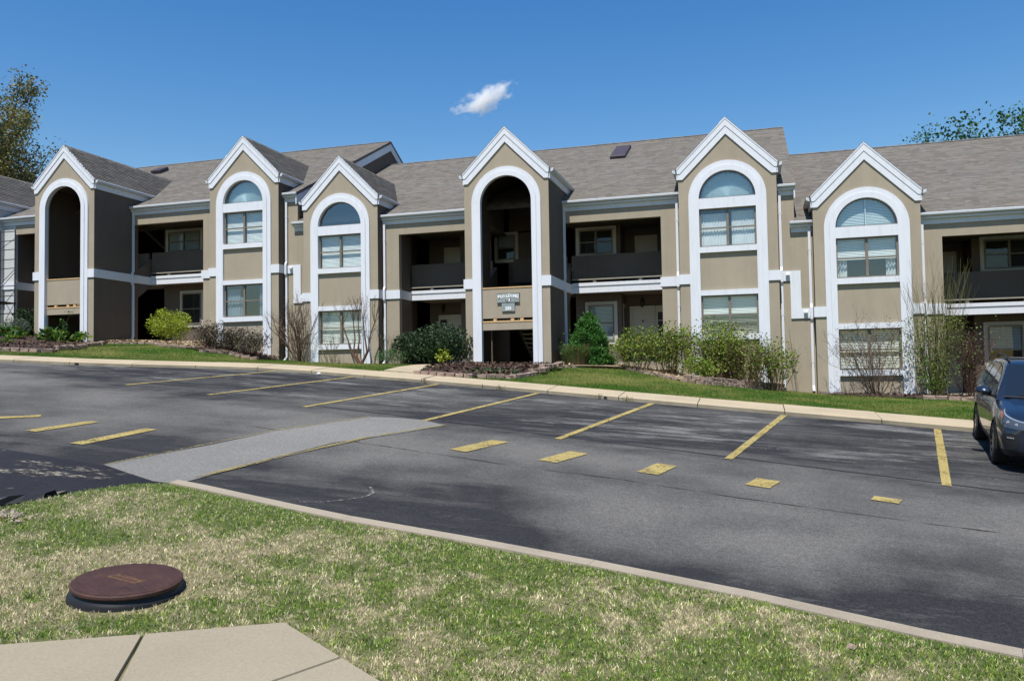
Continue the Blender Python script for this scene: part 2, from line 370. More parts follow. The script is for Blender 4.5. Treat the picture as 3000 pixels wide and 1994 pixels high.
DASH = [((-12.3, 10.72), (-11.84, 11.2)), ((-10.76, 9.98), (-10.62, 11.1)), ((-9.34, 9.44), (-9.30, 10.9)), ((-4.2, 11.22), (-3.87, 12.25)), ((-2.81, 11.0), (-2.53, 11.83)), ((-1.4, 10.78), (-1.22, 11.46)), ((-.03, 10.57), (.11, 11.03)), ((1.38, 10.35), (1.45, 10.57))]
for i, (a, b) in enumerate(DASH): ribbon('parking_line', a, b, .30 if i > 2 else .24, M['yellow'])
# thin yellow edging of the pale patch
for a, b, wd in (((-7.95, 8.52), (-7.47, 11.6), .045), ((-7.47, 11.62), (-6.8, 13.62), .05), ((-6.45, 8.35), (-6.25, 9.8), .09), ((-6.25, 9.82), (-5.85, 11.7), .10), ((-5.85, 11.72), (-5.22, 13.3), .07)):
    ribbon('parking_line', a, b, wd, M['yellowworn'], .016, jit=.012)
# shadow of an overhead wire, painted as a dark line along the stall ends
SE = [(-8.6, 14.5), (-6.0, 13.95), (-3.1, 13.1), (-.4, 12.45), (2.3, 11.75), (5.2, 11.0), (9, 10.0)]
for a, b in zip(SE, SE[1:]): ribbon('wire_shadow', a, b, .05, M['wire_shadow'], .006, jit=.01)

CK = [(-8.3, 11.9), (-5.2, 11.1), (-3.18, 10.57), (-1.63, 10.3), (-.22, 9.9), (.98, 9.65), (2.52, 9.38), (4.6, 8.9)]
for a, b in zip(CK, CK[1:]): ribbon('crack', a, b, .014, M['crack'], .005, jit=.012)
for a, b in zip([(-4.75, 7.82), (-4.52, 7.92), (-4.31, 8.13), (-4.2, 8.32), (-4.21, 8.51)], [(-4.52, 7.92), (-4.31, 8.13), (-4.2, 8.32), (-4.21, 8.51), (-4.36, 8.72)]): ribbon('scuff', a, b, .035, M['scuff'], .006, jit=.006)
for _ in range(16):
    x = random.uniform(-2.5, 4.2); y = random.uniform(12.9, 15.6)-.22*x; l = random.uniform(.4, 2.6); ribbon('scuff', (x, y), (x+l, y-.2*l+random.uniform(-.05, .05)), random.uniform(.012, .03), M['scuff'], .006, jit=.006)

# ------------------------------------------------------------------ far sidewalk and curb, slab by slab
walk = bpy.data.objects.new('sidewalk', None); COL.objects.link(walk); walk['kind'] = 'structure'
def arc_pts(step, x0, x1):
    pts = []; x = x0; pts.append(x)
    while x < x1:
        s = (ycurb(x+.1)-ycurb(x))/.1; x += step/math.sqrt(1+s*s); pts.append(x)
    return pts
wx = arc_pts(1.8, -40, 22)
for a, b in zip(wx, wx[1:]):
    g = .008; mb = MB(); dz = random.uniform(-.006, .006)
    xa, xb = a+g, b-g; fa, fb = ycurb(xa), ycurb(xb); ba, bb = fa+WALKW, fb+WALKW
    e = .025
    P = [(xa, fa, z0(xa, fa)-.3), (xb, fb, z0(xb, fb)-.3), (xb, fb, z0(xb, fb)+.075), (xa, fa, z0(xa, fa)+.075),
         (xa, fa+e, z0(xa, fa)+.095+dz), (xb, fb+e, z0(xb, fb)+.095+dz), (xb, bb, z0(xb, bb)+.105+dz), (xa, ba, z0(xa, ba)+.105+dz), (xa, ba, z0(xa, ba)-.3), (xb, bb, z0(xb, bb)-.3)]
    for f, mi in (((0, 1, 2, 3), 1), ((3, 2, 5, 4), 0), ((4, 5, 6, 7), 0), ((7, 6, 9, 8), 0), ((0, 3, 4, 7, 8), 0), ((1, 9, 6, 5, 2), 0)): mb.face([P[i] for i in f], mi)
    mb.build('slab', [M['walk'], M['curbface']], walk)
# path from the sidewalk to the left porch of the middle section
pth = [(-10.0, 20.93), (-8.95, 20.68), (-9.75, 23.2), (-10.25, 25.6), (-10.35, 29.7), (-11.7, 29.7), (-11.35, 26.2), (-10.75, 23.6)]
pl = [(-10.0, 20.93), (-10.75, 23.6), (-11.35, 26.2), (-11.7, 29.7)]; pr_ = [(-8.95, 20.68), (-9.75, 23.2), (-10.25, 25.6), (-10.35, 29.7)]
path = bpy.data.objects.new('path', None); COL.objects.link(path); path['kind'] = 'structure'
for (a, b), (c, d) in zip(zip(pl, pl[1:]), zip(pr_, pr_[1:])):
    mb = MB(); q = [a, c, d, b]; T = [(x, y, terr(x, y)+.035) for x, y in q]; B = [(x, y, terr(x, y)-.2) for x, y in q]
    mb.v = T+B; mb.f = [(0, 1, 2, 3), (7, 6, 5, 4), (0, 4, 5, 1), (1, 5, 6, 2), (2, 6, 7, 3), (3, 7, 4, 0)]; mb.m = [0]*6
    mb.build('slab', M['walk'], path)
# near sidewalk
nwalk = bpy.data.objects.new('near_sidewalk', None); COL.objects.link(nwalk); nwalk['kind'] = 'structure'
SL = [[(-6.6, 2.42), (-5.05, 3.32), (-4.43, 2.16), (-5.95, 1.25)], [(-5.035, 3.33), (-3.634, 4.188), (-3.012, 3.035), (-4.415, 2.17)], [(-3.62, 4.195), (-2.93, 4.64), (-2.36, 4.32), (-3.0, 3.10)], [(-2.345, 4.31), (-1.2, 3.68), (-1.85, 2.5), (-2.985, 3.09)], [(-1.185, 3.67), (0.2, 2.9), (-.5, 1.7), (-1.835, 2.49)], [(-3.0, 3.02), (-3.0, 3.08), (-2.99, 3.08), (-1.86, 2.48), (-3.0, .4), (-4.4, 2.15)]]
def rounded(poly, r=.05, k=4):
    o = []
    for i, p in enumerate(poly):
        a = Vector(poly[i-1]); b = Vector(p); c = Vector(poly[(i+1) % len(poly)])
        u = (a-b); v = (c-b); rr = min(r, u.length*.3, v.length*.3); p0 = b+u.normalized()*rr; p2 = b+v.normalized()*rr
        for t in range(k+1):
            t /= k; q = p0*(1-t)**2+b*2*t*(1-t)+p2*t*t; o.append((q.x, q.y))
    return o
for poly in SL[:5]:
    rp = rounded(poly, .02); n = len(rp); mb = MB(); cx = sum(p[0] for p in rp)/n; cy = sum(p[1] for p in rp)/n
    top = [(cx+(x-cx)*.996, cy+(y-cy)*.996, z0(x, y)+.155) for x, y in rp]; mid = [(x, y, z0(x, y)+.145) for x, y in rp]; bot = [(x, y, z0(x, y)-.1) for x, y in rp]
    mb.face(top)
    for i in range(n):
        j = (i+1) % n; mb.face([mid[i], mid[j], top[j], top[i]]); mb.face([bot[i], bot[j], mid[j], mid[i]])
    mb.build('slab', M['nearwalk'], nwalk)
NWPOLY = [(-6.6, 2.42), (-3.64, 4.185), (-2.93, 4.64), (-1.2, 3.68), (.2, 2.9), (-.5, 1.7), (-3, .4), (-6, 1.2)]
# near ribbon curb
ncurb = bpy.data.objects.new('curb', None); COL.objects.link(ncurb); ncurb['kind'] = 'structure'
cx = [x for x, _ in NEAR if -6.35 <= x <= 9]; pts = []
for a, b in zip(cx, cx[1:]):
    k = max(1, int((b-a)/.6)); pts += [a+(b-a)*i/k for i in range(k)]
pts.append(9)
run = 0; seg = []; segs = []
for i, x in enumerate(pts):
    seg.append(x)
    if len(seg) >= 5 or i == len(pts)-1: segs.append(seg); seg = [x]
for sg in segs:
    mb = MB()
    for a, b in zip(sg, sg[1:]):
        a2 = a+(.0015 if a == sg[0] else 0); b2 = b-(.0015 if b == sg[-1] else 0)
        def nrm(x): s = (ynear(x+.05)-ynear(x-.05))/.1; l = math.hypot(1, s); return (-s/l, 1/l)
        q = []
        for x in (a2, b2):
            nx, ny = nrm(x); y = ynear(x); q.append((x, y)); q.append((x+nx*.15, y+ny*.15))
        (p0, p1, p3, p4) = q
        Z = .10
        T = [(x, y, z0(x, y)+Z) for x, y in (p0, p3, p4, p1)]; B = [(x, y, z0(x, y)-.1) for x, y in (p0, p3, p4, p1)]
        i0 = len(mb.v); mb.v += T+B; mb.f += [tuple(i0+k for k in f) for f in ((0, 1, 2, 3), (0, 4, 5, 1), (2, 6, 7, 3), (1, 5, 6, 2), (3, 7, 4, 0))]; mb.m += [0]*5
    mb.build('curb_stone', M['nearcurb'], ncurb)

# ------------------------------------------------------------------ near lawn
STRAW = np.array([.64, .55, .345]); GREEN = np.array([.085, .15, .028]); DGREEN = np.array([.05, .10, .018]); OLIVE = np.array([.17, .185, .065])
def near_mask(x, y):      # 1 = straw, 0 = green
    m = fbm(x*.9+3, y*1.2+8, 4); m2 = fbm(x*4.2, y*4.2, 3); m3 = vnoise(x*13, y*13)
    s = (m-.5)*2.3+(m2-.5)*1.9+(m3-.5)*.4+.41
    edge = np.array([ynear(float(v)) for v in np.ravel(x)]).reshape(np.shape(x))-y
    s = s-np.clip(1-edge/1.0, 0, 1)*.5
    s = s-1.5*np.exp(-(((x+1.57)/.36)**2+((y-5.17)/.20)**2))        # clover patch
    return np.clip(s, .03, .97)
def lawn_z(x, y):
    e = ynear(x)-y; return z0(x, y)+.085+.05*min(1, max(0, e)/.35)+.025*(float(fbm(x*1.3, y*1.3, 3))-.5)
gx = list(np.arange(-20, -9.5, 1.0))+list(np.arange(-9.5, 4.5, .09))+list(np.arange(4.5, 30.1, 1.5))
V, F = colgrid(gx, lambda x: min(2.4, ynear(x)-1.0) if x > -9.5 else ynear(x)-6, lambda x: ynear(x), 60, lawn_z)
Va = np.array(V); ms = near_mask(Va[:, 0], Va[:, 1])[:, None]
cl = np.array([.27, .225, .125])*ms+np.array([.10, .12, .035])*(1-ms)
lawn = npmesh('near_lawn', V, F, M['grass'], None, cl, 'structure', True)
V, F = colgrid(list(np.arange(-20, 30.1, 2.0)), lambda x: -25, lambda x: (min(2.4, ynear(x)-1.0) if x > -9.5 else ynear(x)-6), 12, lambda x, y: z0(x, y)+.13)
npmesh('rear_lawn', V, F, M['grass'], None, np.tile(STRAW*.4+GREEN*.4, (len(V), 1)), 'structure', True)
def blades(x, y, z, h, wd, col, lean=.45):
    n = len(x); th = RNG.uniform(0, 2*np.pi, n); ph = RNG.uniform(0, 2*np.pi, n); le = np.abs(RNG.normal(0, lean, n))
    dx, dy = np.cos(th)*wd/2, np.sin(th)*wd/2
    V = np.empty((n, 3, 3)); V[:, 0] = np.c_[x-dx, y-dy, z]; V[:, 1] = np.c_[x+dx, y+dy, z]; V[:, 2] = np.c_[x+np.cos(ph)*h*np.sin(le), y+np.sin(ph)*h*np.sin(le), z+h*np.cos(le)]
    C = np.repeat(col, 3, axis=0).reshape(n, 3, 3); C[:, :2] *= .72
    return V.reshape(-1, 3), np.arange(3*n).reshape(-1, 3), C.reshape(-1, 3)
def lawn_blades():
    nt_ = 120000; tx_ = RNG.uniform(-8.6, 3.3, nt_); ty_ = RNG.uniform(3.1, 8.3, nt_)
    ts = near_mask(tx_, ty_); tst = RNG.random(nt_) < ts*.9+.03; ttone = RNG.uniform(.62, 1.28, nt_); thue = RNG.random(nt_); tl = RNG.uniform(.7, 1.35, nt_); tph = RNG.uniform(0, 6.283, nt_)
    i = np.repeat(np.arange(nt_), 6); n = len(i); x = tx_[i]+RNG.normal(0, .011, n); y = ty_[i]+RNG.normal(0, .011, n)
    yn = np.interp(x, [a for a, _ in NEAR], [b for _, b in NEAR]); d = np.hypot(x, y)
    k = (y < yn+.035) & ~inpoly(x, y, NWPOLY) & (RNG.random(n) < np.clip(5.2/d, .55, 1)) & (np.hypot(x+4.25, y-4.75) > .385) & (np.abs(x/y+.30) < 1.0)
    x, y, yn, i = x[k], y[k], yn[k], i[k]; n = len(x)
    e = yn-y; z = z0(x, y)+.08+.05*np.clip(e/.35, 0, 1)+.025*(fbm(x*1.3, y*1.3, 3)-.5)
    st = tst[i] ^ (RNG.random(n) < .10); g = np.clip(thue[i]+RNG.normal(0, .15, n), 0, 1)[:, None]
    cg = np.where(g < .25, DGREEN*1.5, np.where(g < .7, np.array([.185, .295, .040]), np.array([.34, .40, .085]))); cs = STRAW*(.72+.62*g)
    col = np.where(st[:, None], cs, cg)*(ttone[i]*RNG.uniform(.8, 1.2, n))[:, None]
    edgek = np.clip(1-e/.25, 0, 1)*.35
    h = np.where(st, RNG.uniform(.014, .038, n), RNG.uniform(.014, .036, n))*tl[i]*(1-edgek); wd = RNG.uniform(.004, .007, n)
    th = RNG.uniform(0, 2*np.pi, n); ph = tph[i]+RNG.normal(0, .7, n); le = np.abs(RNG.normal(.45, .38, n)); l2 = le+np.abs(RNG.normal(.35, .3, n))
    dx, dy = np.cos(th)*wd/2, np.sin(th)*wd/2; cx_, cy_ = np.cos(ph), np.sin(ph); a1 = h*.55; m_ = np.c_[x+cx_*a1*np.sin(le), y+cy_*a1*np.sin(le), z+a1*np.cos(le)]; t_ = m_+np.c_[cx_*h*.5*np.sin(l2), cy_*h*.5*np.sin(l2), h*.5*np.cos(l2)]
    V = np.empty((n, 5, 3)); V[:, 0] = np.c_[x-dx, y-dy, z]; V[:, 1] = np.c_[x+dx, y+dy, z]; V[:, 2] = m_+np.c_[dx*.8, dy*.8, 0*dx]; V[:, 3] = m_-np.c_[dx*.8, dy*.8, 0*dx]; V[:, 4] = t_
    o = (np.arange(n)*5)[:, None]; F = np.concatenate([o+np.array([[0, 1, 2]]), o+np.array([[0, 2, 3]]), o+np.array([[3, 2, 4]])], 0)
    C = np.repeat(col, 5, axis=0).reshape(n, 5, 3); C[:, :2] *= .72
    return V.reshape(-1, 3), F, C.reshape(-1, 3)
V, F, C_ = lawn_blades()
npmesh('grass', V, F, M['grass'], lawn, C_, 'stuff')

# ------------------------------------------------------------------ far lawn
fx = list(np.arange(-40, 24.1, .5))
V, F = colgrid(fx, lambda x: ywalk(x)-.02, lambda x: 29.9, 34, lambda x, y: terr(x, y)-.02+.03*(float(fbm(x*.9, y*.9, 3))-.5))
Va = np.array(V); m1 = fbm(Va[:, 0]*.8, Va[:, 1]*.45, 4)[:, None]; m1 = np.clip((m1-.35)*3, 0, 1)
cl = np.array([.075, .135, .018])*(1-m1)+np.array([.19, .20, .05])*m1
flawn = npmesh('far_lawn', V, F, M['grass'], None, cl, 'structure', True)
PATHPOLY = pth
def far_blades():
    n = 210000; x = RNG.uniform(-26, 8.5, n); y0_ = np.interp(x, [a for a, _ in CURB], [b for _, b in CURB])+WALKW; y = y0_+RNG.random(n)**1.3*(29.4-y0_)
    k = ~inpoly(x, y, PATHPOLY); x, y, y0_ = x[k], y[k], y0_[k]
    zw = z0(x, y0_)+.10; zb = np.interp(x, [a for a, _ in ZB], [b for _, b in ZB]); z = zw+(zb-zw)*np.clip((y-y0_)/(29.5-y0_), 0, 1)-.025
    m = np.clip((fbm(x*.8, y*.45, 4)-.35)*3+(fbm(x*4, y*4, 2)-.5)*1.2, 0, 1)[:, None]
    e = np.clip(1-(y-y0_)/.5, 0, 1)[:, None]; m = np.clip(m+e*.35*(RNG.random((len(x), 1)) < .4), 0, 1)
    col = (np.array([.085, .175, .022])*(1-m)+np.array([.27, .275, .075])*m)*RNG.uniform(.7, 1.25, (len(x), 1))
    return blades(x, y, z, RNG.uniform(.03, .075, len(x)), RNG.uniform(.012, .022, len(x)), col, .5)
V, F, C_ = far_blades()
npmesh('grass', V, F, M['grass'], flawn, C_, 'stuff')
# ------------------------------------------------------------------ apartment building
YW, YM, YP, YB, YA = 29.5, 29.97, 31.1, 32.0, 33.15     # window-tower front, main wall, balcony edge, porch wall, alcove wall
YS = 27.72                                               # stair-tower front
YR = 39.1                                                # main ridge
EAVEY = 29.80
def bmain(b): return b+3.03
def yval(z, b): return EAVEY+(z-bmain(b))/.5

SHC = np.array([.160, .146, .131])
def shingles(org, a, d, run, length, expo=.15, parent=None):
    """rows of tabs; org: ridge point, a: unit along ridge, d: unit down slope, run(s)->(u0,u1)"""
    org = np.array(org, float); a = np.array(a, float); d = np.array(d, float); n = np.cross(a, d); n = n/np.linalg.norm(n)
    if n[2] < 0: n = -n
    V = []; F = []; C = []
    s = 0.; row = 0
    while s < length-.01:
        u0, u1 = run(s+expo*.5); u = u0-random.uniform(0, .3); tone = random.uniform(.93, 1.07)
        s1 = min(s+expo, length)
        while u < u1:
            w_ = random.choice((.16, .2, .26, .33, .42)); A = max(u, u0); B = min(u+w_, u1); u += w_
            if B-A < .02: continue
            h = .010+random.choice((0, 0, .007)); k = random.choice((.82, .90, .96, 1.0, 1.05, 1.12))*tone; c = SHC*k*np.array([1+random.uniform(-.04, .06), 1, 1+random.uniform(-.06, .03)])
            s2 = s1+random.uniform(-.006, .012); i = len(V)
            V += [org+a*A+d*s+n*.003, org+a*B+d*s+n*.003, org+a*B+d*s2+n*h, org+a*A+d*s2+n*h, org+a*B+d*s2, org+a*A+d*s2]
            F += [(i, i+1, i+2, i+3), (i+3, i+2, i+4, i+5)]; C += [c]*6
        s = s1; row += 1
    return V, F, C

def arcpts(cx, cz, r, n=28): return [(cx+r*math.cos(math.pi*k/n), cz+r*math.sin(math.pi*k/n)) for k in range(n+1)]   # right to left

class Sec: pass
def blind(win, x0, x1, z0_, z1_, y, tilt, mat, pitch=.052):
    mb = MB(); z = z1_-.02; c, s = math.cos(tilt)*.024, math.sin(tilt)*.024
    mb.box(x0, x1, y-.02, y+.02, z1_-.03, z1_)
    while z > z0_+.02:
        z -= pitch; dz = random.uniform(-.003, .003)
        mb.face([(x0, y-c, z-s+dz), (x1, y-c, z-s-dz), (x1, y+c, z+s-dz), (x0, y+c, z+s+dz)])
    mb.box(x0, x1, y-.015, y+.015, z0_, z0_+.025)
    return mb.build('blind', mat, win)
def curtain(win, x0, x1, z0_, z1_, y, mat, amp=.03, waves=7, swoop=0):
    mb = MB(); n = 48; P = []
    for i in range(n+1):
        t = i/n; x = x0+(x1-x0)*t; yy = y+amp*math.sin(t*waves*2*math.pi)+amp*.4*math.sin(t*waves*5.1); zb = z0_+swoop*(1-abs(math.sin(t*waves*.5*math.pi)))
        P.append((x, yy, zb))
    for i in range(n): mb.face([P[i], P[i+1], (P[i+1][0], P[i+1][1], z1_), (P[i][0], P[i][1], z1_)])
    return mb.build('curtain', mat, win, smooth=True)
def window(sec, x0, x1, za, zb, y, cols=2, frame=None, midf=.5, glass=None):
    mb = MB(); t = .05; d = .07; fr = frame or M['bronze']
    mb.box(x0, x1, y, y+d, za, za+t); mb.box(x0, x1, y, y+d, zb-t, zb); mb.box(x0, x0+t, y, y+d, za+t, zb-t); mb.box(x1-t, x1, y, y+d, za+t, zb-t)
    xs_ = [x0+t+(x1-x0-2*t)*k/cols for k in range(cols+1)]
    for k in range(1, cols): mb.box(xs_[k]-.042, xs_[k]+.042, y-.012, y+d-.004, za+t, zb-t)
    zm = za+(zb-za)*midf
    for k in range(cols):
        a = xs_[k]+(.042 if k else 0); c = xs_[k+1]-(.042 if k < cols-1 else 0)
        mb.box(a, c, y+.006, y+d-.008, zm-.025, zm+.02)
    o = mb.build('window', fr, sec)
    for k in range(cols):
        a = xs_[k]+(.042 if k else 0); c = xs_[k+1]-(.042 if k < cols-1 else 0)
        for (p, q, yy) in ((za+t, zm-.025, y+.030), (zm+.02, zb-t, y+.022)):
            g = MB(); g.face([(a, yy, p), (c, yy, p), (c, yy, q), (a, yy, q)]); g.build('pane', glass or M['glass'], o)
    o['_x'] = 0; del o['_x']
    return o

def rake(sec, xc, pk, yf, s):
    k = s
    for (poly, dep, nm) in (
        ([(0, .004), (1.738, -1.720), (1.725, -1.775), (0, -.07)], .082, 'rake_drip'),
        ([(0, -.07), (1.725, -1.775), (1.70, -1.905), (1.615, -1.905), (0, -.305)], .068, 'rake_board'),
        ([(0, -.305), (1.615, -1.905), (1.695, -1.905), (1.682, -2.114), (1.518, -2.114), (0, -.596)], .048, 'rake_frieze')):
        for sg in (1, -1):
            mb = MB(); mb.xz([(xc+sg*u*k, pk+v*k) for u, v in poly], yf-dep, yf-.002); mb.build(nm, M['white'], sec)

def gable_roof(sec, xc, pk, yf, s, b, left=True, right=True):
    e = 1.755*s; ze = pk-1.741*s; y0_ = yf-.074; L = math.hypot(e, 1.741*s)
    mb = MB(); sh = ([], [], [])
    for sg in (1, -1):
        P = [(xc, y0_, pk-.012), (xc+sg*e, y0_, ze-.012), (xc+sg*e, yval(ze, b)+.25, ze-.012), (xc, yval(pk, b)+.25, pk-.012)]
        Q = [(x, y, z-.05) for x, y, z in P]
        mb.face(P); mb.face(Q); mb.face([P[0], P[1], Q[1], Q[0]]); mb.face([P[1], P[2], Q[2], Q[1]])
        d = np.array([sg*e, 0, ze-pk])/L
        V, F, C = shingles((xc, 0, pk-.008), (0, 1, 0), d, lambda s_: (y0_-.016, yval(pk+d[2]*s_, b)+.1), L)
        i = len(sh[0]); sh[0].extend(V); sh[1].extend([tuple(q+i for q in f) for f in F]); sh[2].extend(C)
        # ridge caps
    o = mb.build('gable_roof', M['roofbase'], sec)
    y = y0_
    while y < yval(pk, b)-.05:
        for sg in (1, -1):
            i = len(sh[0]); c = SHC*random.choice((.8, .95, 1.1)); L2 = .16
            sh[0].extend([np.array(v) for v in ((xc, y, pk+.012), (xc, y+.2, pk+.006), (xc+sg*L2*.71, y+.2, pk+.006-L2*.71), (xc+sg*L2*.71, y, pk+.012-L2*.71))]); sh[1].append((i, i+1, i+2, i+3)); sh[2].extend([c]*4)
        y += .2
    npmesh('shingle', sh[0], sh[1], M['shingle'], o, np.array(sh[2]), 'stuff')
    # eave gutters along both sides
    for sg in (1, -1):
        g = MB(); X = lambda u: xc+sg*u
        prof = [(e-.02, ze-.03), (e+.10, ze-.0), (e+.125, ze-.02), (e+.11, ze-.10), (e+.02, ze-.14), (e-.02, ze-.14)]
        g.xz([(X(u), z) for u, z in prof], y0_+.05, yval(ze-.02, b)+.02)
        g.build('gutter', M['gutter'], sec)
        f = MB(); f.box(min(X(e-.08), X(e-.022)), max(X(e-.08), X(e-.022)), yf+.004, yval(ze-.2, b)+.1, ze-.36, ze-.035); f.build('fascia', M['white'], sec)

def tower_front(sec, xc, pk, yf, s, zb, ri, cv, hw, name, mat, panels=()):
    mb = MB(); n = 40; cz = pk+cv; r = ri+.02; y1 = yf+.16
    zt = lambda u: pk-.25*s-abs(u)*.992                        # under the rake boards
    mb.box(xc-hw, xc-r, yf, y1, zb, cz); mb.box(xc+r, xc+hw, yf, y1, zb, cz)
    prev = None
    for k in range(n+1):
        t = math.pi*k/n; ip = (r*math.cos(t), r*math.sin(t)); dx, dz = math.cos(t), math.sin(t)
        # hit of the ray with the outline
        best = 1e9
        if abs(dx) > 1e-6: best = hw/abs(dx)
        # slope |u| + v = -.25s - cv
        K = -.25*s-cv; q = K/(abs(dx)*.992+dz); best = min(best, q); op = (best*dx, best*dz)
        if prev:
            (a, c), (ip0, op0) = (ip, op), prev
            mb.xz([(xc+ip0[0], cz+ip0[1]), (xc+op0[0], cz+op0[1]), (xc+op[0], cz+op[1]), (xc+ip[0], cz+ip[1])], yf, y1)
        prev = (ip, op)
    for a, c in panels: mb.box(xc-r, xc+r, yf+.004, y1, a, c)
    o = mb.build(name, mat, sec); return o
def arch_surround(sec, xc, pk, yf, ri, ro, cv, zb):
    cz = pk+cv; rm = ri+(ro-ri)*.52
    for (a, c, dep) in ((ri, rm, .085), (rm+.002, ro, .055)):
        mb = MB(); A = arcpts(xc, cz, c); B = arcpts(xc, cz, a)
        poly_o = [(xc+c, zb)]+A+[(xc-c, zb)]; poly_i = [(xc+a, zb)]+B+[(xc-a, zb)]
        for k in range(len(poly_o)-1): mb.xz([poly_i[k], poly_o[k], poly_o[k+1], poly_i[k+1]], yf-dep, yf+(.10 if a == ri else -.001))
        # drop inner prism walls between wedges is unnecessary: they are hidden
        mb.build('arch_surround', M['white'], sec)

def window_tower(sec, b, xc, pk, zb, spec, mat, lpier, rpier):
    hw, ri, ro, cv = 1.67, .967, 1.327, -2.86
    tower_front(sec, xc, pk, YW, 1, zb, ri, cv, hw, 'tower_wall', mat, [(pk-6.11, pk-4.77), (zb, pk-7.85), (pk-3.21, pk-2.85)])
    ztop = pk-1.80; smat = M['brown'] if mat is M['stucco'] else mat  # tan towers get the shade-darkened copy on side and rear walls
    for sg in (1, -1):
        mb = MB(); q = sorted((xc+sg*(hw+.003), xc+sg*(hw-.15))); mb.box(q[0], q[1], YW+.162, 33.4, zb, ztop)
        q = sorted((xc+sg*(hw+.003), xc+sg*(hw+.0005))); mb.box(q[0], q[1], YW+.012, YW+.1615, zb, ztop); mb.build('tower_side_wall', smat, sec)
    mb = MB(); mb.box(xc-hw+.15, xc+hw-.15, 33.2, 33.4, zb, ztop); mb.build('tower_rear_wall', smat, sec)
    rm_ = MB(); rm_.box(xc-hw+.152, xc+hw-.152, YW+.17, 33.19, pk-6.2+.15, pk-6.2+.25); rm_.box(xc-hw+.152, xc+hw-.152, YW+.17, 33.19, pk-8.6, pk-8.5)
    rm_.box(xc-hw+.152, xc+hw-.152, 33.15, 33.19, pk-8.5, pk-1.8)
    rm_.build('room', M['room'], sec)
    arch_surround(sec, xc, pk, YW, ri, ro, cv, zb)
    rake(sec, xc, pk, YW, 1); gable_roof(sec, xc, pk, YW, 1, b)
    W = ri
    for (a, c, nm, dep) in ((-3.214, -2.848, 'transom_bar', .07), (-4.775, -4.575, 'window_sill', .10), (-6.287, -6.105, 'window_header', .075), (-7.857, -7.657, 'window_sill', .10)):
        mb = MB(); mb.box(xc-W+.001, xc+W-.001, YW-dep, YW+.12, pk+a, pk+c); mb.build(nm, M['white'], sec)
    wy = YW+.045
    u = window(sec, xc-W+.004, xc+W-.004, pk-4.573, pk-3.216, wy); l = window(sec, xc-W+.004, xc+W-.004, pk-7.655, pk-6.289, wy)
    # half-round window
    cz = pk+cv+.012; mb = MB(); A = arcpts(xc, cz, W-.004); B = arcpts(xc, cz, W-.05)
    for k in range(len(A)-1): mb.xz([B[k], A[k], A[k+1], B[k+1]], wy, wy+.06)
    mb.box(xc-W+.05, xc+W-.05, wy, wy+.06, cz, cz+.04)
    aw = mb.build('arch_window', M['bronze'], sec)
    g = MB(); g.face([(x, wy+.03, z) for x, z in arcpts(xc, cz+.02, W-.055, 40)]); g.build('pane', M['archglass'], aw)
    yb = wy+.13; xl, xr, xm = xc-W+.06, xc+W-.06, xc
    def two(win, za, zc, tilt, mat=M['blind']):
        blind(win, xl, xm-.03, za, zc, yb, tilt, mat); blind(win, xm+.03, xr, za, zc, yb, tilt, mat)
    uz0, uz1, lz0, lz1 = pk-4.52, pk-3.27, pk-7.60, pk-6.34
    for which in spec:
        if which == 'ublind': two(u, uz0, uz1, 1.25)
        if which == 'uhalf': two(u, uz0+.63, uz1, 1.25); curtain(u, xl, xl+.30, uz0, uz0+.7, yb+.09, M['curtain'], .025, 3); curtain(u, xr-.30, xr, uz0, uz0+.7, yb+.09, M['curtain'], .025, 3)
        if which == 'ucurtain': curtain(u, xl, xm-.05, uz0, uz1-.1, yb, M['curtain'], .012, 9); curtain(u, xm+.13, xr, uz0, uz1-.05, yb, M['curtain'], .012, 9)
        if which == 'lblind': two(l, lz0, lz1, .95)
        if which == 'lhalf': two(l, lz0+.66, lz1, 1.3); blind(l, xl, xm-.03, lz0, lz0+.6, yb+.1, .3, M['blind']); blind(l, xm+.03, xr, lz0, lz0+.6, yb+.1, .3, M['blind'])
        if which == 'lcurtain': curtain(l, xl, xm-.28, lz0, lz1-.12, yb, M['bluecurtain'], .02, 4, .0); curtain(l, xm-.3, xm-.06, lz0, lz1-.5, yb, M['bluecurtain'], .02, 2); curtain(l, xr-.26, xr, lz0, lz1, yb, M['bluecurtain'], .02, 3); curtain(l, xl, xm-.05, lz0+.55, lz1-.45, yb+.05, M['curtain'], .02, 4, .3)
        if which == 'sunburst':
            mb = MB(); nn = 72; R = W-.08; y = yb
            for k in range(nn):
                a0, a1 = math.pi*k/nn, math.pi*(k+1)/nn; d0, d1 = (.0 if k % 2 else .085), (.085 if k % 2 else .0)
                f = lambda a, r, d: (xc+r*math.cos(a), y+d*(r/R), cz+.03+r*math.sin(a))
                mb.face([f(a0, .05, d0), f(a0, R, d0), f(a1, R, d1), f(a1, .05, d1)])
            mb.build('sunburst_shade', M['pleat'], aw)
        if which == 'archblind':
            mb = MB(); z = cz+.04
            while z < cz+W-.08:
                hwz = math.sqrt(max(.01, (W-.06)**2-(z-cz)**2))
                for (p, q) in ((xc-hwz, xc-.03), (xc+.03, xc+hwz)):
                    if q-p > .02: mb.face([(p, yb-.01, z), (q, yb-.01, z), (q, yb+.01, z+.042), (p, yb+.01, z+.042)])
                z += .052
            mb.build('blind', M['pleat'], aw)
            mb = MB(); mb.box(xc-.02, xc+.02, wy+.06, wy+.08, cz, cz+W-.06); mb.build('mullion', M['curtain'], aw)
    # belt course
    z1 = b; z0_ = b-.345
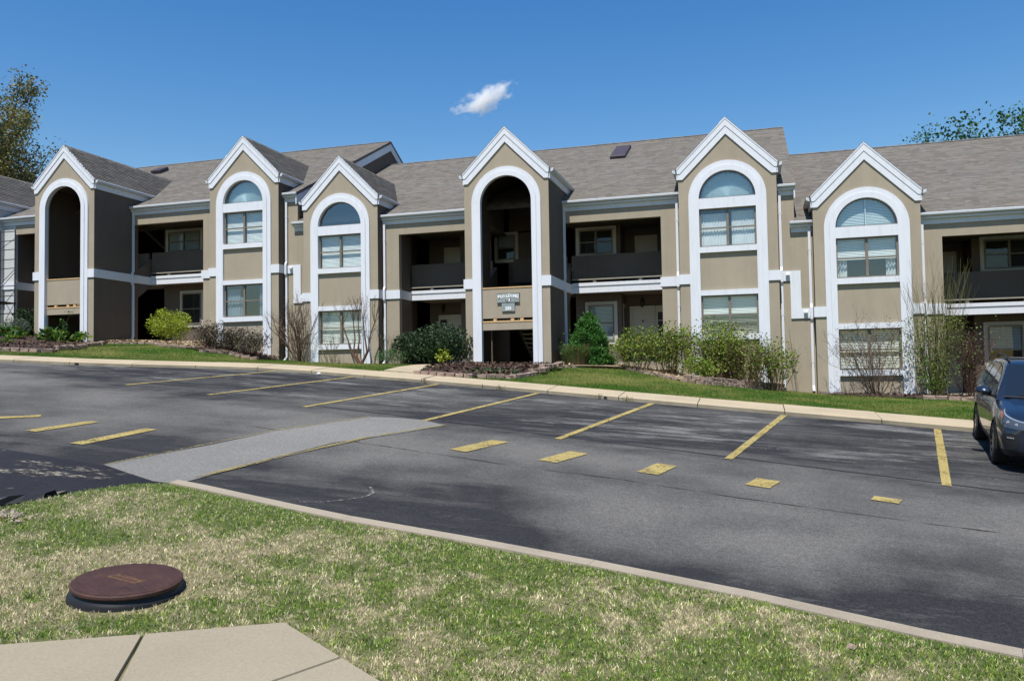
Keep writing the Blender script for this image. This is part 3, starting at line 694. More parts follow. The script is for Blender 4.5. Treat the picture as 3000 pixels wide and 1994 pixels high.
    for sg, pe in ((1, rpier), (-1, lpier)):
        X = lambda a: xc+sg*a
        def bx(mb, a, c, y0_, y1_): mb.box(min(X(a), X(c)), max(X(a), X(c)), y0_, y1_, z0_, z1)
        mb = MB(); bx(mb, ro+.002, hw+.05, YW-.05, YW-.001); bx(mb, hw+.001, hw+.05, YW-.001, YM-.05)
        if pe:
            bx(mb, hw+.001, hw+.70+.05, YM-.05, YM-.001); bx(mb, hw+.701, hw+.75, YM-.001, YP+.02)
        mb.build('belt_course', M['white'], sec)

def stair_tower(sec, b, xc, pk, mat, sign=False):
    s = .94; hw = 1.575; ri, ro, cv = .95, 1.285, -2.73; zb = b-3.05-.25
    tower_front(sec, xc, pk, YS, s, zb, ri, cv, hw, 'tower_wall', mat)
    zt = pk-1.68; t = .12
    for sg in (1, -1):
        mb = MB()
        xa, xb_ = sorted((xc+sg*(hw+.003), xc+sg*(hw-t)))
        mb.box(xa, xb_, YS+.162, YM, zb, zt); sk = sorted((xc+sg*(hw+.003), xc+sg*(hw+.0005))); mb.box(sk[0], sk[1], YS+.012, YS+.1615, zb, zt)
        yz = lambda P: mb.yz(P, xa, xb_)
        mb.box(xa, xb_, YM, 32.2, b+2.40, zt)
        mb.box(xa, xb_, YM+.001, 30.28, zb, b+2.40)
        yz([(30.281, b-1.0), (31.2, b-.36), (31.2, b+.87), (30.281, b+.29)])
        mb.build('tower_side_wall', M['brown'], sec)
    mb = MB()
    # sloping ceiling under the gable roof
    for sg in (1, -1): mb.xz([(xc, pk-.08), (xc+sg*(hw-.1), pk-.08-(hw-.1)), (xc+sg*(hw-.1), pk-.16-(hw-.1)), (xc, pk-.16)], YS+.17, 33.0)
    mb.xz([(xc-hw+.1, b+2.6), (xc+hw-.1, b+2.6), (xc+hw-.1, zt), (xc, pk-.2), (xc-hw+.1, zt)], 33.0, 33.12)
    mb.build('tower_ceiling', M['brown'], sec)
    arch_surround(sec, xc, pk, YS, ri, ro, cv, zb)
    rake(sec, xc, pk, YS, s); gable_roof(sec, xc, pk, YS, s, b)
    y0_ = YS+.05
    g = MB(); g.box(xc-ri+.004, xc+ri-.004, y0_, y0_+.12, b-1.435, b-.375); gp = g.build('guard_panel', mat, sec)
    g = MB(); g.box(xc-ri+.004, xc+ri-.004, y0_-.02, y0_+.15, b-.374, b-.325); g.build('guard_cap', M['wood'], sec)
    g = MB(); g.box(xc-ri+.004, xc+ri-.004, y0_-.015, y0_+.14, b-1.585, b-1.53); g.build('landing_trim', M['wood'], sec)
    for q in (-.55, .1, .45):
        g = MB(); g.box(xc+q, xc+q+.12, y0_+.01, y0_+.11, b-1.529, b-1.436); g.build('spacer_block', M['wood'], sec)
    g = MB(); g.box(xc-ri+.004, xc+ri-.004, y0_, y0_+.12, b-1.855, b-1.586); g.build('landing_beam', mat, sec)
    g = MB(); g.box(xc-hw+.125, xc+hw-.125, y0_+.125, 29.0, b-1.80, b-1.60); g.build('stair_landing', M['tan'], sec)
    # flights: lower one from the porch floor up to the landing, upper one from the landing up to the gallery
    fl = MB(); n = 8
    for k in range(n):
        t_ = (k+.5)/n; y = 31.2-(31.2-29.05)*t_; z = b-3.05+(1.45)*(k+1)/(n+1); fl.box(xc+.05, xc+1.0, y-.14, y+.14, z-.05, z)
    fl.build('stair_tread', M['tan'], sec)
    st = MB()
    for x in (xc+.02, xc+1.03): st.yz([(31.35, b-3.05), (31.05, b-3.05), (28.95, b-1.82), (28.95, b-1.55)], x-.025, x+.025)
    st.build('stair_stringer', M['iron'], sec)
    fl = MB()
    for k in range(n):
        t_ = (k+.5)/n; y = 29.05+(31.1-29.05)*t_; z = b-1.6+1.5*(k+1)/(n+1); fl.box(xc-1.0, xc-.05, y-.14, y+.14, z-.05, z)
    fl.build('stair_tread', M['tan'], sec)
    st = MB()
    for x in (xc-1.03, xc-.02): st.yz([(28.95, b-1.8), (28.95, b-1.55), (31.05, b-.02), (31.05, b-.30)], x-.025, x+.025)
    st.build('stair_stringer', M['iron'], sec)
    g = MB(); g.box(xc-.75, xc+hw-.13, YP+.0, YP+.1, b+.2, b+1.13); g.build('guard_panel', M['brown'], sec)
    g = MB(); g.box(xc-hw+.13, xc+hw-.13, YP+.101, YA-.01, b-.28, b-.02); g.build('gallery_floor', M['porch'], sec)
    # belt course
    for sg in (1, -1):
        X = lambda a: xc+sg*a
        mb = MB()
        def bx(a, c, p, q): mb.box(min(X(a), X(c)), max(X(a), X(c)), p, q, b-.35, b+.004)
        bx(ro+.002, hw+.05, YS-.05, YS-.001); bx(hw+.001, hw+.05, YS-.001, YP+.02)
        mb.build('belt_course', M['white'], sec)

def bay(sec, b, x0, x1, gap=True):
    """open two-storey bay between a stair tower and a pier"""
    xa, xb_ = x0, x1
    mb = MB(); mb.box(xa, xb_, YP-.06, YP, b-.075, b+.05); mb.box(xa, xb_, YP+.001, YP+.14, b-.135, b-.076); mb.box(xa, xb_, YP-.035, YP+.10, b-.335, b-.136); mb.box(xa, xb_, YP+.002, YP+.12, b-.075, b+.045)
    mb.build('balcony_beam', M['white'], sec)
    mb = MB(); mb.box(xa, xb_, YP+.01, YP+.13, b+.215, b+1.13); mb.build('balcony_parapet', M['brown'], sec)
    mb = MB(); mb.box(xa, xb_, YP-.03, YP+.14, b+.165, b+.214); mb.build('parapet_rail', M['tan'], sec)
    n = max(2, int((xb_-xa)/1.2))
    for k in range(n):
        x = xa+(xb_-xa)*(k+.5)/n; q = MB(); q.box(x-.06, x+.06, YP+.02, YP+.11, b+.051, b+.164); q.build('spacer_block', M['tan'], sec)
    mb = MB(); mb.box(xa, xb_, YP+.141, YA-.005, b-.30, b-.02); mb.build('balcony_floor', M['deck'], sec)
    mb = MB(); mb.box(xa, xb_, YM+.18, YA-.005, b+2.42, b+2.50); mb.build('balcony_ceiling', M['brown'], sec)
    mb = MB(); mb.box(xa-.5, xb_+.5, YM-.35, YA-.005, b-3.35, b-3.05); mb.build('porch_floor', M['porch'], sec)
    # header, fascia and frieze
def sec_mat(sec): return M['stucco']

def porch_window(sec, x0, x1, za, zb, y, cols=1, half=True):
    t = .13; mb = MB()
    mb.box(x0, x1, y-.05, y-.001, za, za+t); mb.box(x0, x1, y-.05, y-.001, zb-t, zb); mb.box(x0, x0+t, y-.05, y-.001, za+t, zb-t); mb.box(x1-t, x1, y-.05, y-.001, za+t, zb-t)
    mb.build('window_casing', M['casing'], sec)
    w_ = window(sec, x0+t+.001, x1-t-.001, za+t+.001, zb-t-.001, y-.085, cols, glass=M['porchglass'])
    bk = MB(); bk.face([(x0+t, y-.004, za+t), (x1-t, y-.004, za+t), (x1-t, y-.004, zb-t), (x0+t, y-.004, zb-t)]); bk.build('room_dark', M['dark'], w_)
    if half: blind(w_, x0+t+.06, x1-t-.06, za+t+(zb-za-2*t)*(.5 if half == 1 else .05), zb-t-.05, y-.03, 1.2, M['blind'])
    return w_
def text_mesh(s, size):
    cu = bpy.data.curves.new('t', 'FONT'); cu.body = s; cu.size = size; cu.extrude = .006; cu.align_x = 'CENTER'; cu.offset = size*.034
    ob = bpy.data.objects.new('t', cu); COL.objects.link(ob); dg = bpy.context.evaluated_depsgraph_get(); me = bpy.data.meshes.new_from_object(ob.evaluated_get(dg)); bpy.data.objects.remove(ob); return me
def lettering(name, parts, y, parent, mat):
    """parts: (string, size, x, z, tilt) upright on a wall facing -Y, joined in one mesh"""
    V = []; F = []
    for (s, size, x, z, tilt) in parts:
        me = text_mesh(s, size); i = len(V); c, sn = math.cos(tilt), math.sin(tilt)
        for v in me.vertices: V.append((x+v.co.x*c-v.co.y*sn, y-v.co.z, z+v.co.x*sn+v.co.y*c))
        for p in me.polygons: F.append(tuple(i+k for k in p.vertices))
    mb = MB(); mb.v = V; mb.f = F; mb.m = [0]*len(F); return mb.build(name, mat, parent)
def door(sec, x0, x1, za, zb, y, num=None, side=None):
    mb = MB(); t = .10
    mb.box(x0, x0+t, y-.06, y-.001, za, zb); mb.box(x1-t, x1, y-.06, y-.001, za, zb); mb.box(x0+t, x1-t, y-.06, y-.001, zb-t, zb); mb.build('door_casing', M['casing'], sec)
    d = MB(); a, c = x0+t+.004, x1-t-.004; d.box(a, c, y-.04, y-.001, za+.01, zb-t-.004)
    for (p, q) in ((.08, .40), (.46, .92)):
        for (u, v) in ((.1, .46), (.54, .9)): d.box(a+(c-a)*u, a+(c-a)*v, y-.052, y-.04, za+(zb-za)*p, za+(zb-za)*q-.03)
    o = d.build('door', M['casing'], sec)
    h = MB(); h.tube([(a+.08, y-.04, za+1.0), (a+.08, y-.10, za+1.0)], .03, 8); h.build('handle', M['iron'], o)
    if num: lettering('number', [(num, .16, (a+c)/2, za+1.62, 0)], y-.056, o, M['iron'])
    if side:
        s0, s1 = side; q = MB(); q.box(s0, s1, y-.05, y-.001, za+.3, zb); sl = q.build('sidelight', M['casing'], sec)
        for k in range(4):
            zz = za+.62+k*.36
            if zz+.32 < zb-.08: p_ = MB(); p_.box(s0+.08, s1-.08, y-.056, y-.05, zz, zz+.32); p_.build('pane', M['iron'], sl)
def lantern(sec, x, y, z):
    mb = MB(); mb.box(x-.05, x+.05, y-.03, y-.001, z-.1, z+.14); mb.tube([(x, y-.02, z+.08), (x, y-.14, z+.14), (x, y-.16, z+.06)], .012, 5)
    mb.tube([(x, y-.16, z+.06), (x, y-.16, z+.0), (x, y-.16, z-.2), (x, y-.16, z-.24)], [.03, .085, .06, .02], 6); return mb.build('wall_lantern', M['iron'], sec)
def downspout(sec, x, y, ztop, zbot, zband=None, foot=1, w_=.042):
    P = [(x, y-.10, ztop), (x, y-.06, ztop-.22)]
    if zband is not None: P += [(x, y-.06, zband+.16), (x, y-.13, zband+.02), (x, y-.13, zband-.38), (x, y-.06, zband-.52)]
    P += [(x, y-.06, zbot+.22), (x, y-.14, zbot+.10), (x, y-.24, zbot+.04)] if foot else [(x, y-.06, zbot)]
    mb = MB(); mb.rtube(P, w_, .036)
    o = mb.build('downspout', M['white'], sec)
    for zz in (ztop-.9, zbot+1.0, zbot+2.6):
        s = MB(); s.box(x-w_-.012, x+w_+.012, y-.10, y-.001, zz, zz+.035); s.build('strap', M['gutter'], o)
    return o
def vent_cap(sec, x, z):
    mb = MB(); y = YM-.05; mb.box(x-.075, x+.075, y-.012, y-.001, z-.10, z+.10); mb.yz([(y-.012, z+.09), (y-.10, z+.05), (y-.10, z-.0), (y-.012, z-.02)], x-.065, x+.065); mb.build('vent_hood', M['white'], sec)

def main_part(sec, b, x0, x1, bays, piers, gend=None, eave_gaps=()):
    """walls, main roof; bays: open ranges, piers: (x0,x1) solid ranges"""
    mat = sec_mat(sec); zb = b-3.4
    for (a, c, m_) in piers:
        mb = MB(); mb.box(a, c, YM, YM+.25, zb, b+2.72); mb.build('pier', mat, sec)
        mb = MB(); mb.box(a+.002, c-.002, YM+.251, YP+.13, zb, b+2.72); mb.build('pier_return_wall', M['brown'], sec)  # pier behind its front in the stucco with shade in its colour
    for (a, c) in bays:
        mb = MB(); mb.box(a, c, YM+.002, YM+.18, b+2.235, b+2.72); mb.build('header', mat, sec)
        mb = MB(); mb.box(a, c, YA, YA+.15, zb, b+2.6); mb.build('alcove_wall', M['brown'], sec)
    # roof
    ze = bmain(b); zr = ze+.5*(YR-EAVEY); L = math.hypot(YR-EAVEY, zr-ze)
    r = MB(); yb_ = 2*YR-EAVEY
    x0, x1 = x0-.0, x1+.06
    P = [(x0, EAVEY, ze-.01), (x1, EAVEY, ze-.01), (x1, YR, zr-.01), (x0, YR, zr-.01), (x0, yb_, ze-.01), (x1, yb_, ze-.01)]
    Q = [(x, y, z-.12) for x, y, z in P]
    for f in ((0, 1, 2, 3), (3, 2, 5, 4)): r.face([P[i] for i in f]); r.face([Q[i] for i in f][::-1])
    for a, c in ((0, 1), (1, 2), (2, 5), (5, 4), (4, 3), (3, 0)): r.face([P[a], P[c], Q[c], Q[a]])
    ro = r.build('roof', M['roofbase'], sec)
    V, F, C = shingles((0, YR, zr), (1, 0, 0), (0, (EAVEY-YR)/L, (ze-zr)/L), lambda s: (x0, x1), L+.03)
    x = x0
    while x < x1:
        i = len(V); c = SHC*random.choice((.8, .95, 1.1))
        for yy, zz in ((YR-.16, zr-.055), (YR, zr+.03)): pass
        V += [np.array(v) for v in ((x, YR, zr+.032), (min(x+.2, x1), YR, zr+.026), (min(x+.2, x1), YR-.16, zr-.05), (x, YR-.16, zr-.044))]; F.append((i, i+1, i+2, i+3)); C += [c]*4; x += .2
    npmesh('shingle', V, F, M['shingle'], ro, np.array(C), 'stuff')
    # rear and end walls
    e = MB(); e.box(x0+.1, x1-.1, 48.0, 48.15, zb-1, ze-.2)
    e.build('rear_wall', mat, sec)
    for xe, sg in ((x0+.02, -1), (x1-.16, 1)):
        g = MB(); a, c = sorted((xe, xe+.12-.04)); g.yz([(YM+.16, zb), (47.99, zb), (47.99, ze+.0), (YR, zr-.18), (YM+.16, ze-.08)], a, c); g.build('end_wall', M['brown'], sec)

def eave(sec, b, a, c, stub=False):
    """gutter, fascia and frieze along the main eave from a to c"""
    ze = bmain(b); mb = MB()
    mb.yz([(EAVEY+.02, ze-.03), (EAVEY-.075, ze-.005), (EAVEY-.09, ze-.02), (EAVEY-.085, ze-.08), (EAVEY-.03, ze-.125), (EAVEY+.02, ze-.125)], a, c); mb.build('gutter', M['gutter'], sec)
    mb = MB(); mb.box(a, c, EAVEY+.021, EAVEY+.06, ze-.20, ze-.03); mb.box(a, c, EAVEY+.06, YM-.03, ze-.20, ze-.15); mb.build('fascia', M['white'], sec)
    mb = MB(); mb.box(a+(.04 if stub else 0), c-(.04 if stub else 0), YM-.045, YM-.001, ze-.375, ze-.201); mb.build('frieze_board', M['white'], sec)

def make_section(name, label, b, x0, x1):
    s = thing(name, label, 'building', ((x0+x1)/2, YM, b-3.05), 'stepped apartment sections'); return s

# ---- A: left (highest) section
A = make_section('apartment_building', 'highest apartment section on the left, with scaffolded pale end and dark stair arch', 4.70, -38.2, -18.22); bA = 4.70
window_tower(A, bA, -35.64, 10.24, .6, ['ublind', 'lblind'], M['primer'], 0, 1)
stair_tower(A, bA, -28.14, 10.10, M['stucco'])
window_tower(A, bA, -20.51, 10.235, .3, ['ublind', 'lcurtain', 'sunburst'], M['stucco'], 1, 0)
main_part(A, bA, -38.2, -18.22, [(-33.26, -29.72), (-26.565, -22.87)], [(-22.87, -22.18, 0)])
mb = MB(); mb.box(-33.97, -33.265, YM, YM+.12, bA-3.4, bA+2.72); mb.build('pier', M['primer'], A, label='pale primed pier behind the scaffold')
mb = MB(); mb.box(-33.968, -33.267, YM+.121, YP+.13, bA-3.4, bA+2.72); mb.build('pier_return_wall', M['brown'], A)
bay(A, bA, -33.26, -29.72); bay(A, bA, -26.51, -22.93)
eave(A, bA, -33.98, -29.75); eave(A, bA, -26.56, -22.19)
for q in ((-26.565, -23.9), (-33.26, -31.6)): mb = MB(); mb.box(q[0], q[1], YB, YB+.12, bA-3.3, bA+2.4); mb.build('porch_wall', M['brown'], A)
porch_window(A, -25.66, -24.36, 2.42, 4.12, YB, 1, 0)
porch_window(A, -26.45, -24.42, bA+1.15, 7.02, YB, 2, 2)
door(A, -23.85, -22.95, bA-3.05, bA-.75, YA)
# ---- B: middle section
B = make_section('apartment_building', 'middle apartment section with hanging number sign on its central stair arch', 3.445, -18.22, 1.40); bB = 3.445
window_tower(B, bB, -16.0, 8.967, .1, ['ublind', 'lblind'], M['stucco'], 0, 1)
stair_tower(B, bB, -8.425, 8.884, M['stucco'], True)
window_tower(B, bB, -.836, 8.95, -1.3, ['ucurtain', 'lhalf', 'sunburst'], M['stucco'], 1, 0)
main_part(B, bB, -18.22, 1.40, [(-13.625, -10.0), (-6.85, -3.205)], [(-14.33, -13.625, 0), (-3.205, -2.506, 0)])
bay(B, bB, -13.57, -10.05); bay(B, bB, -6.80, -3.26)
eave(B, bB, -14.33, -10.02); eave(B, bB, -6.84, -2.51)
for q in ((-6.85, -5.02, YB, YB+.12), (-5.14, -5.02, YB+.121, YA-.002), (-11.75, -10.4, YB, YB+.12), (-11.75, -11.63, YB+.121, YA-.002)): mb = MB(); mb.box(q[0], q[1], q[2], q[3], bB-3.3, bB+2.4); mb.build('porch_wall', M['brown'], B)
mb = MB(); mb.box(-8.55, -7.35, YA, YA+.1, bB-3.05, bB-.31); mb.build('entry_wall', M['stucco'], B)
mb = MB(); mb.box(-7.72, -7.52, 31.9, 32.1, bB-3.05, bB-.31); mb.build('post', M['stucco'], B)
mb = MB(); mb.box(-10.9, -9.0, YA, YA+.1, bB, bB+2.55); mb.build('gallery_wall', M['brown'], B)
porch_window(B, -6.47, -5.19, 1.13, 2.82, YB, 1, 2)
porch_window(B, -7.0+.2, -5.18, bB+1.15, 5.82, YB, 2, 0)
porch_window(B, -10.6, -9.55, 4.75, 6.05, YA-.002, 1, 1)
mb = MB(); mb.box(-5.019, -4.99, YB+.3, YB+.85, 1.2, 2.75); mb.build('side_window_casing', M['tan'], B)
mb = MB(); mb.box(-4.99, -4.98, YB+.42, YB+.72, 1.35, 2.6); mb.build('side_window_glass', M['iron'], B)
door(B, -4.87, -3.83, bB-3.05, 2.68, YA, '4', (-3.82, -3.42))
door(B, -12.72, -11.72, bB-3.05, 2.62, YA, '3', (-13.2, -12.73))
door(B, -4.6, -3.7, bB, bB+2.1, YA); door(B, -12.9, -12.0, bB, bB+2.1, YA)
lantern(B, -12.95, YA, 2.95); lantern(B, -4.35, YA, 2.86)
# ---- C: right (lowest) section
Cc = make_section('apartment_building', 'lowest apartment section on the right, rising behind the parked car', 2.125, 1.40, 21.0); bC = 2.125
window_tower(Cc, bC, 3.65, 7.629, -1.6, ['uhalf', 'lblind', 'archblind'], M['stucco'], 0, 1)
stair_tower(Cc, bC, 11.20, 7.55, M['stucco'])
main_part(Cc, bC, 1.40, 21.0, [(6.025, 9.625)], [(5.32, 6.025, 0)])
mb = MB(); mb.box(12.78, 20.9, YM, YM+.15, bC-3.4, bC+2.8); mb.build('wall', M['stucco'], Cc)
bay(Cc, bC, 6.08, 9.62); eave(Cc, bC, 5.33, 9.62); eave(Cc, bC, 12.78, 20.9)
for q in ((7.35, 9.62, YB, YB+.12), (7.35, 7.47, YB+.121, YA-.002)): mb = MB(); mb.box(q[0], q[1], q[2], q[3], bC-3.3, bC+2.4); mb.build('porch_wall', M['brown'], Cc)
porch_window(Cc, 7.62, 8.95, -.35, 1.56, YB, 1, 1); porch_window(Cc, 7.6, 9.4, bC+1.15, 4.55, YB, 2, 0)
door(Cc, 6.15, 7.15, bC-3.05, bC-.75, YA); door(Cc, 6.15, 7.1, bC, bC+2.1, YA)

# step walls between sections, short stub eaves, belt steps, downspouts
def step(sec_hi, sec_lo, bh, bl, xr_tower, xl_tower, xs_):
    """xr_tower: right edge of the upper tower, xl_tower: left edge of the lower tower, xs_: party line"""
    mb = MB(); mb.box(xr_tower, xs_, YM, YM+.155, bl-3.9, bh+2.9); mb.build('wall', M['stucco'], sec_hi)
    mb = MB(); mb.box(xs_+.001, xl_tower, YM, YM+.15, bl-3.9, bl+2.9); mb.build('wall', M['stucco'], sec_lo)
    eave(sec_hi, bh, xr_tower-.05, xs_+.06, True); eave(sec_lo, bl, xs_-.16, xl_tower+.02, True)
    mb = MB(); y0_, y1_ = YM-.05, YM-.001
    a, c = xs_-.19, xs_+.155
    mb.box(xr_tower+.055, c, y0_, y1_, bh-.345, bh); mb.box(a, c, y0_, y1_, bl-.345, bh-.345); mb.box(c, xl_tower-.055, y0_, y1_, bl-.345, bl); mb.build('belt_course', M['white'], sec_hi)
    vent_cap(sec_hi, xs_-.27, bh-.16); vent_cap(sec_lo, xs_+.29, bl-.17)
    # white barge board on the exposed end of the upper roof
    ze = bmain(bh); zr = ze+.5*(YR-EAVEY); mb = MB(); yb_ = 2*YR-EAVEY
    for (ya, yc) in ((EAVEY, YR), (yb_, YR)):
        za, zc = ze, zr; mb.yz([(ya, za-.135), (yc, zc-.135), (yc, zc-.50), (ya, za-.50)], xs_+.001, xs_+.045)
    mb.build('barge_board', M['white'], sec_hi)
step(A, B, bA, bB, -18.84, -17.67, -18.22)
step(B, Cc, bB, bC, .834, 1.98, 1.40)
downspout(A, -26.50, YM, bA+2.9, 1.70, bA); downspout(A, -18.72, YM, bA+2.9, .70, bA); downspout(B, -14.23, YM, bB+2.9, .48, bB)
downspout(B, -6.80, YM, bB+2.9, .42, bB); downspout(B, -2.62, YM, bB+2.9, -.25, bB, 0); downspout(B, .93, YM, bB+2.9, -.70, bB, 0)
downspout(Cc, 1.87, YM, bC+2.9, -.76, bC); downspout(Cc, 5.42, YM, bC+2.9, -.90, bC, 0)
# roof fittings
def on_roof(sec, b, x, y, w_, l, h, name, mat):
    z = bmain(b)+.5*(y-EAVEY); mb = MB(); ca, sa = math.cos(math.atan(.5)), math.sin(math.atan(.5))
    def q(u, v, t): return (x+u, y+v*ca-t*sa, z+v*sa+t*ca)
    lo = [q(u, v, .0) for u, v in ((-w_/2, -l/2), (w_/2, -l/2), (w_/2, l/2), (-w_/2, l/2))]; hi = [q(u*.94, v*.94, h) for u, v in ((-w_/2, -l/2), (w_/2, -l/2), (w_/2, l/2), (-w_/2, l/2))]
    hm = [q(u, v, h-.03) for u, v in ((-w_/2, -l/2), (w_/2, -l/2), (w_/2, l/2), (-w_/2, l/2))]
    mb.face(hi)
    for k in range(4): j = (k+1) % 4; mb.face([lo[k], lo[j], hm[j], hm[k]]); mb.face([hm[k], hm[j], hi[j], hi[k]])
    return mb.build(name, mat, sec)
on_roof(B, bB, -5.66, 36.8, .68, 2.2, .16, 'skylight', M['skyl'])
on_roof(A, bA, -31.0, 37.0, .60, .75, .22, 'roof_vent', M['skyl'])

# building sign
sg = thing('building_sign', 'grey two-tier board reading BUILDING 63 and 255 on the stair guard', 'sign', (-8.39, YS+.0, 2.9))
yf = YS+.045; mb = MB(); mb.box(-8.80, -7.98, yf-.06, yf, 2.565, 2.868); p1 = mb.build('upper_board', M['signgrey'], sg)
mb = MB(); mb.box(-8.635, -8.155, yf-.05, yf-.004, 2.245, 2.563); p2 = mb.build('lower_board', M['signgrey'], sg)
W8 = 'BUILDING'; parts = []
for k, ch in enumerate(W8):
    t = (k-3.5)/3.5; parts.append((ch, .15, -8.39+t*.335, 2.742-.03*t*t, -.16*t))
parts += [('63', .15, -8.39, 2.593, 0)]
mbo = MB(); n = 24
mbo.prism([(math.cos(2*math.pi*k/n)*.115, math.sin(2*math.pi*k/n)*.07) for k in range(n)], lambda p, t: (-8.39+p[0], t, 2.645+p[1]), yf-.0645, yf-.0601); mbo.build('oval', M['signedge'], p1)
lettering('lettering', parts, yf-.067, p1, M['signwhite'])
lettering('lettering', [('255', .155, -8.39, 2.29, 0)], yf-.056, p2, M['signwhite'])
for (a, c, z0_, z1) in ((-8.80, -7.98, 2.565, 2.868),):
    mb = MB()
    for q in ((a-.012, c+.012, z1, z1+.014), (a-.012, c+.012, z0_-.014, z0_)): mb.box(q[0], q[1], yf-.062, yf-.002, q[2], q[3])
    mb.build('board_edge', M['signedge'], p1)
# ------------------------------------------------------------------ planting beds
def bed(name, rim, cen, mat, zoff=.07, rings=5, bumpy=.02, zc=None):
    P = []; n = len(rim); K = []
    for i in range(n):
        a = rim[i]; b = rim[(i+1) % n]; m = max(1, int(math.hypot(b[0]-a[0], b[1]-a[1])/.35))
        for k in range(m): t = k/m; K.append((a[0]+(b[0]-a[0])*t, a[1]+(b[1]-a[1])*t))
    n = len(K); V = []; F = []
    for r in range(rings+1):
        s = 1-r/(rings+.0001)
        for (x, y) in K:
            X = cen[0]+(x-cen[0])*s; Y = cen[1]+(y-cen[1])*s
            V.append((X, Y, min(terr(X, Y), 9)+zoff*min(1, .35+(1-s)*2)+bumpy*(random.random()-.5)*(1 if r else .3)))
    for r in range(rings):
        for i in range(n): a = r*n+i; b = r*n+(i+1) % n; F.append((a, b, b+n, a+n))
    return npmesh(name, V, F, mat, None, kind='structure', smooth=False)
def litter(parent, rim, n, cols, size, zoff):
    xs_ = [p[0] for p in rim]; ys_ = [p[1] for p in rim]; X = RNG.uniform(min(xs_), max(xs_), n*3); Y = RNG.uniform(min(ys_), max(ys_), n*3); k = inpoly(X, Y, rim); X, Y = X[k][:n], Y[k][:n]; n = len(X)
    Z = np.array([terr(x, y) for x, y in zip(X, Y)])+zoff; V = np.empty((n, 4, 3)); a = RNG.uniform(0, 6.28, n); s = RNG.uniform(.4, 1.2, n)*size; w_ = s*RNG.uniform(.25, .7, n); tz = RNG.uniform(-.6, .6, n)
    dx, dy = np.cos(a), np.sin(a)
    for q, (u, v) in enumerate(((-1, -1), (1, -1), (1, 1), (-1, 1))): V[:, q] = np.c_[X+u*s*dx-v*w_*dy, Y+u*s*dy+v*w_*dx, Z+u*s*tz+.008]
    c = np.array(cols)[RNG.integers(0, len(cols), n)]*RNG.uniform(.6, 1.3, (n, 1))
    return npmesh('chips', V.reshape(-1, 3), np.arange(4*n).reshape(-1, 4), M['twig'], parent, np.repeat(c, 4, 0), 'stuff')
MULC = [(.07, .042, .03), (.10, .06, .045), (.05, .032, .026), (.14, .09, .065)]
GRAC = [(.42, .33, .21), (.34, .25, .15), (.52, .44, .32), (.38, .27, .17)]
rimB1 = [(-8.80, 20.75), (-8.0, 20.62), (-7.1, 20.70), (-6.35, 21.2), (-6.22, 23.0), (-6.22, 25.3), (-6.6, 27.6), (-10.0, 27.66), (-10.05, 25.4), (-9.6, 23.0)]
b1 = bed('mulch_bed', rimB1, (-7.9, 24.6), M['mulch'], .11); litter(b1, rimB1, 2600, MULC, .05, .12)
rimB2 = [(-30.5, 19.2), (-27, 20.0), (-23.6, 20.9), (-22.4, 21.05), (-22.1, 21.5), (-22.75, 22.2), (-22.75, 23.1), (-24.0, 24.6), (-24.6, 26.0), (-26.45, 27.66), (-29.75, 27.66), (-33.5, 29.3), (-36, 28), (-35, 21)]
b2 = bed('mulch_bed', rimB2, (-28.2, 24.2), M['mulch'], .10); litter(b2, rimB2, 3500, MULC, .055, .11)
rimB3 = [(-26.4, 28.1), (-25.9, 28.05), (-23.9, 28.35), (-22.0, 26.6), (-21.4, 27.1), (-21.4, 29.9), (-26.4, 29.9)]
b3 = bed('gravel_bed', rimB3, (-23.5, 29.0), M['gravel'], .10); litter(b3, rimB3, 2600, GRAC, .05, .11)
rimB3b = [(-21.38, 27.1), (-20.5, 26.95), (-20.1, 27.9), (-19.3, 27.7), (-18.75, 27.8), (-18.7, 29.46), (-21.38, 29.46)]
b3b = bed('mulch_bed', rimB3b, (-20.0, 28.5), M['mulch'], .10); litter(b3b, rimB3b, 700, MULC, .05, .11)
rimB4 = [(-6.55, 27.2), (-5.5, 28.2), (-4.5, 28.3), (-3.2, 27.6), (-2.35, 26.6), (-1.7, 26.3), (-.3, 27.9), (.85, 29.2), (.85, 29.45), (-2.4, 29.45), (-2.5, 29.6), (-6.75, 29.6), (-6.75, 27.9)]
b4 = bed('gravel_bed', rimB4, (-3.0, 28.7), M['gravel'], .09); litter(b4, rimB4, 1200, GRAC, .05, .10)
rimB5 = [(1.9, 29.2), (3.2, 28.3), (4.8, 27.45), (6.05, 27.05), (9.4, 26.6), (9.4, 29.6), (5.4, 29.6), (5.2, 29.45), (2.0, 29.45)]
b5 = bed('mulch_bed', rimB5, (5.2, 28.5), M['mulch'], .05); litter(b5, rimB5, 1200, MULC, .05, .06)

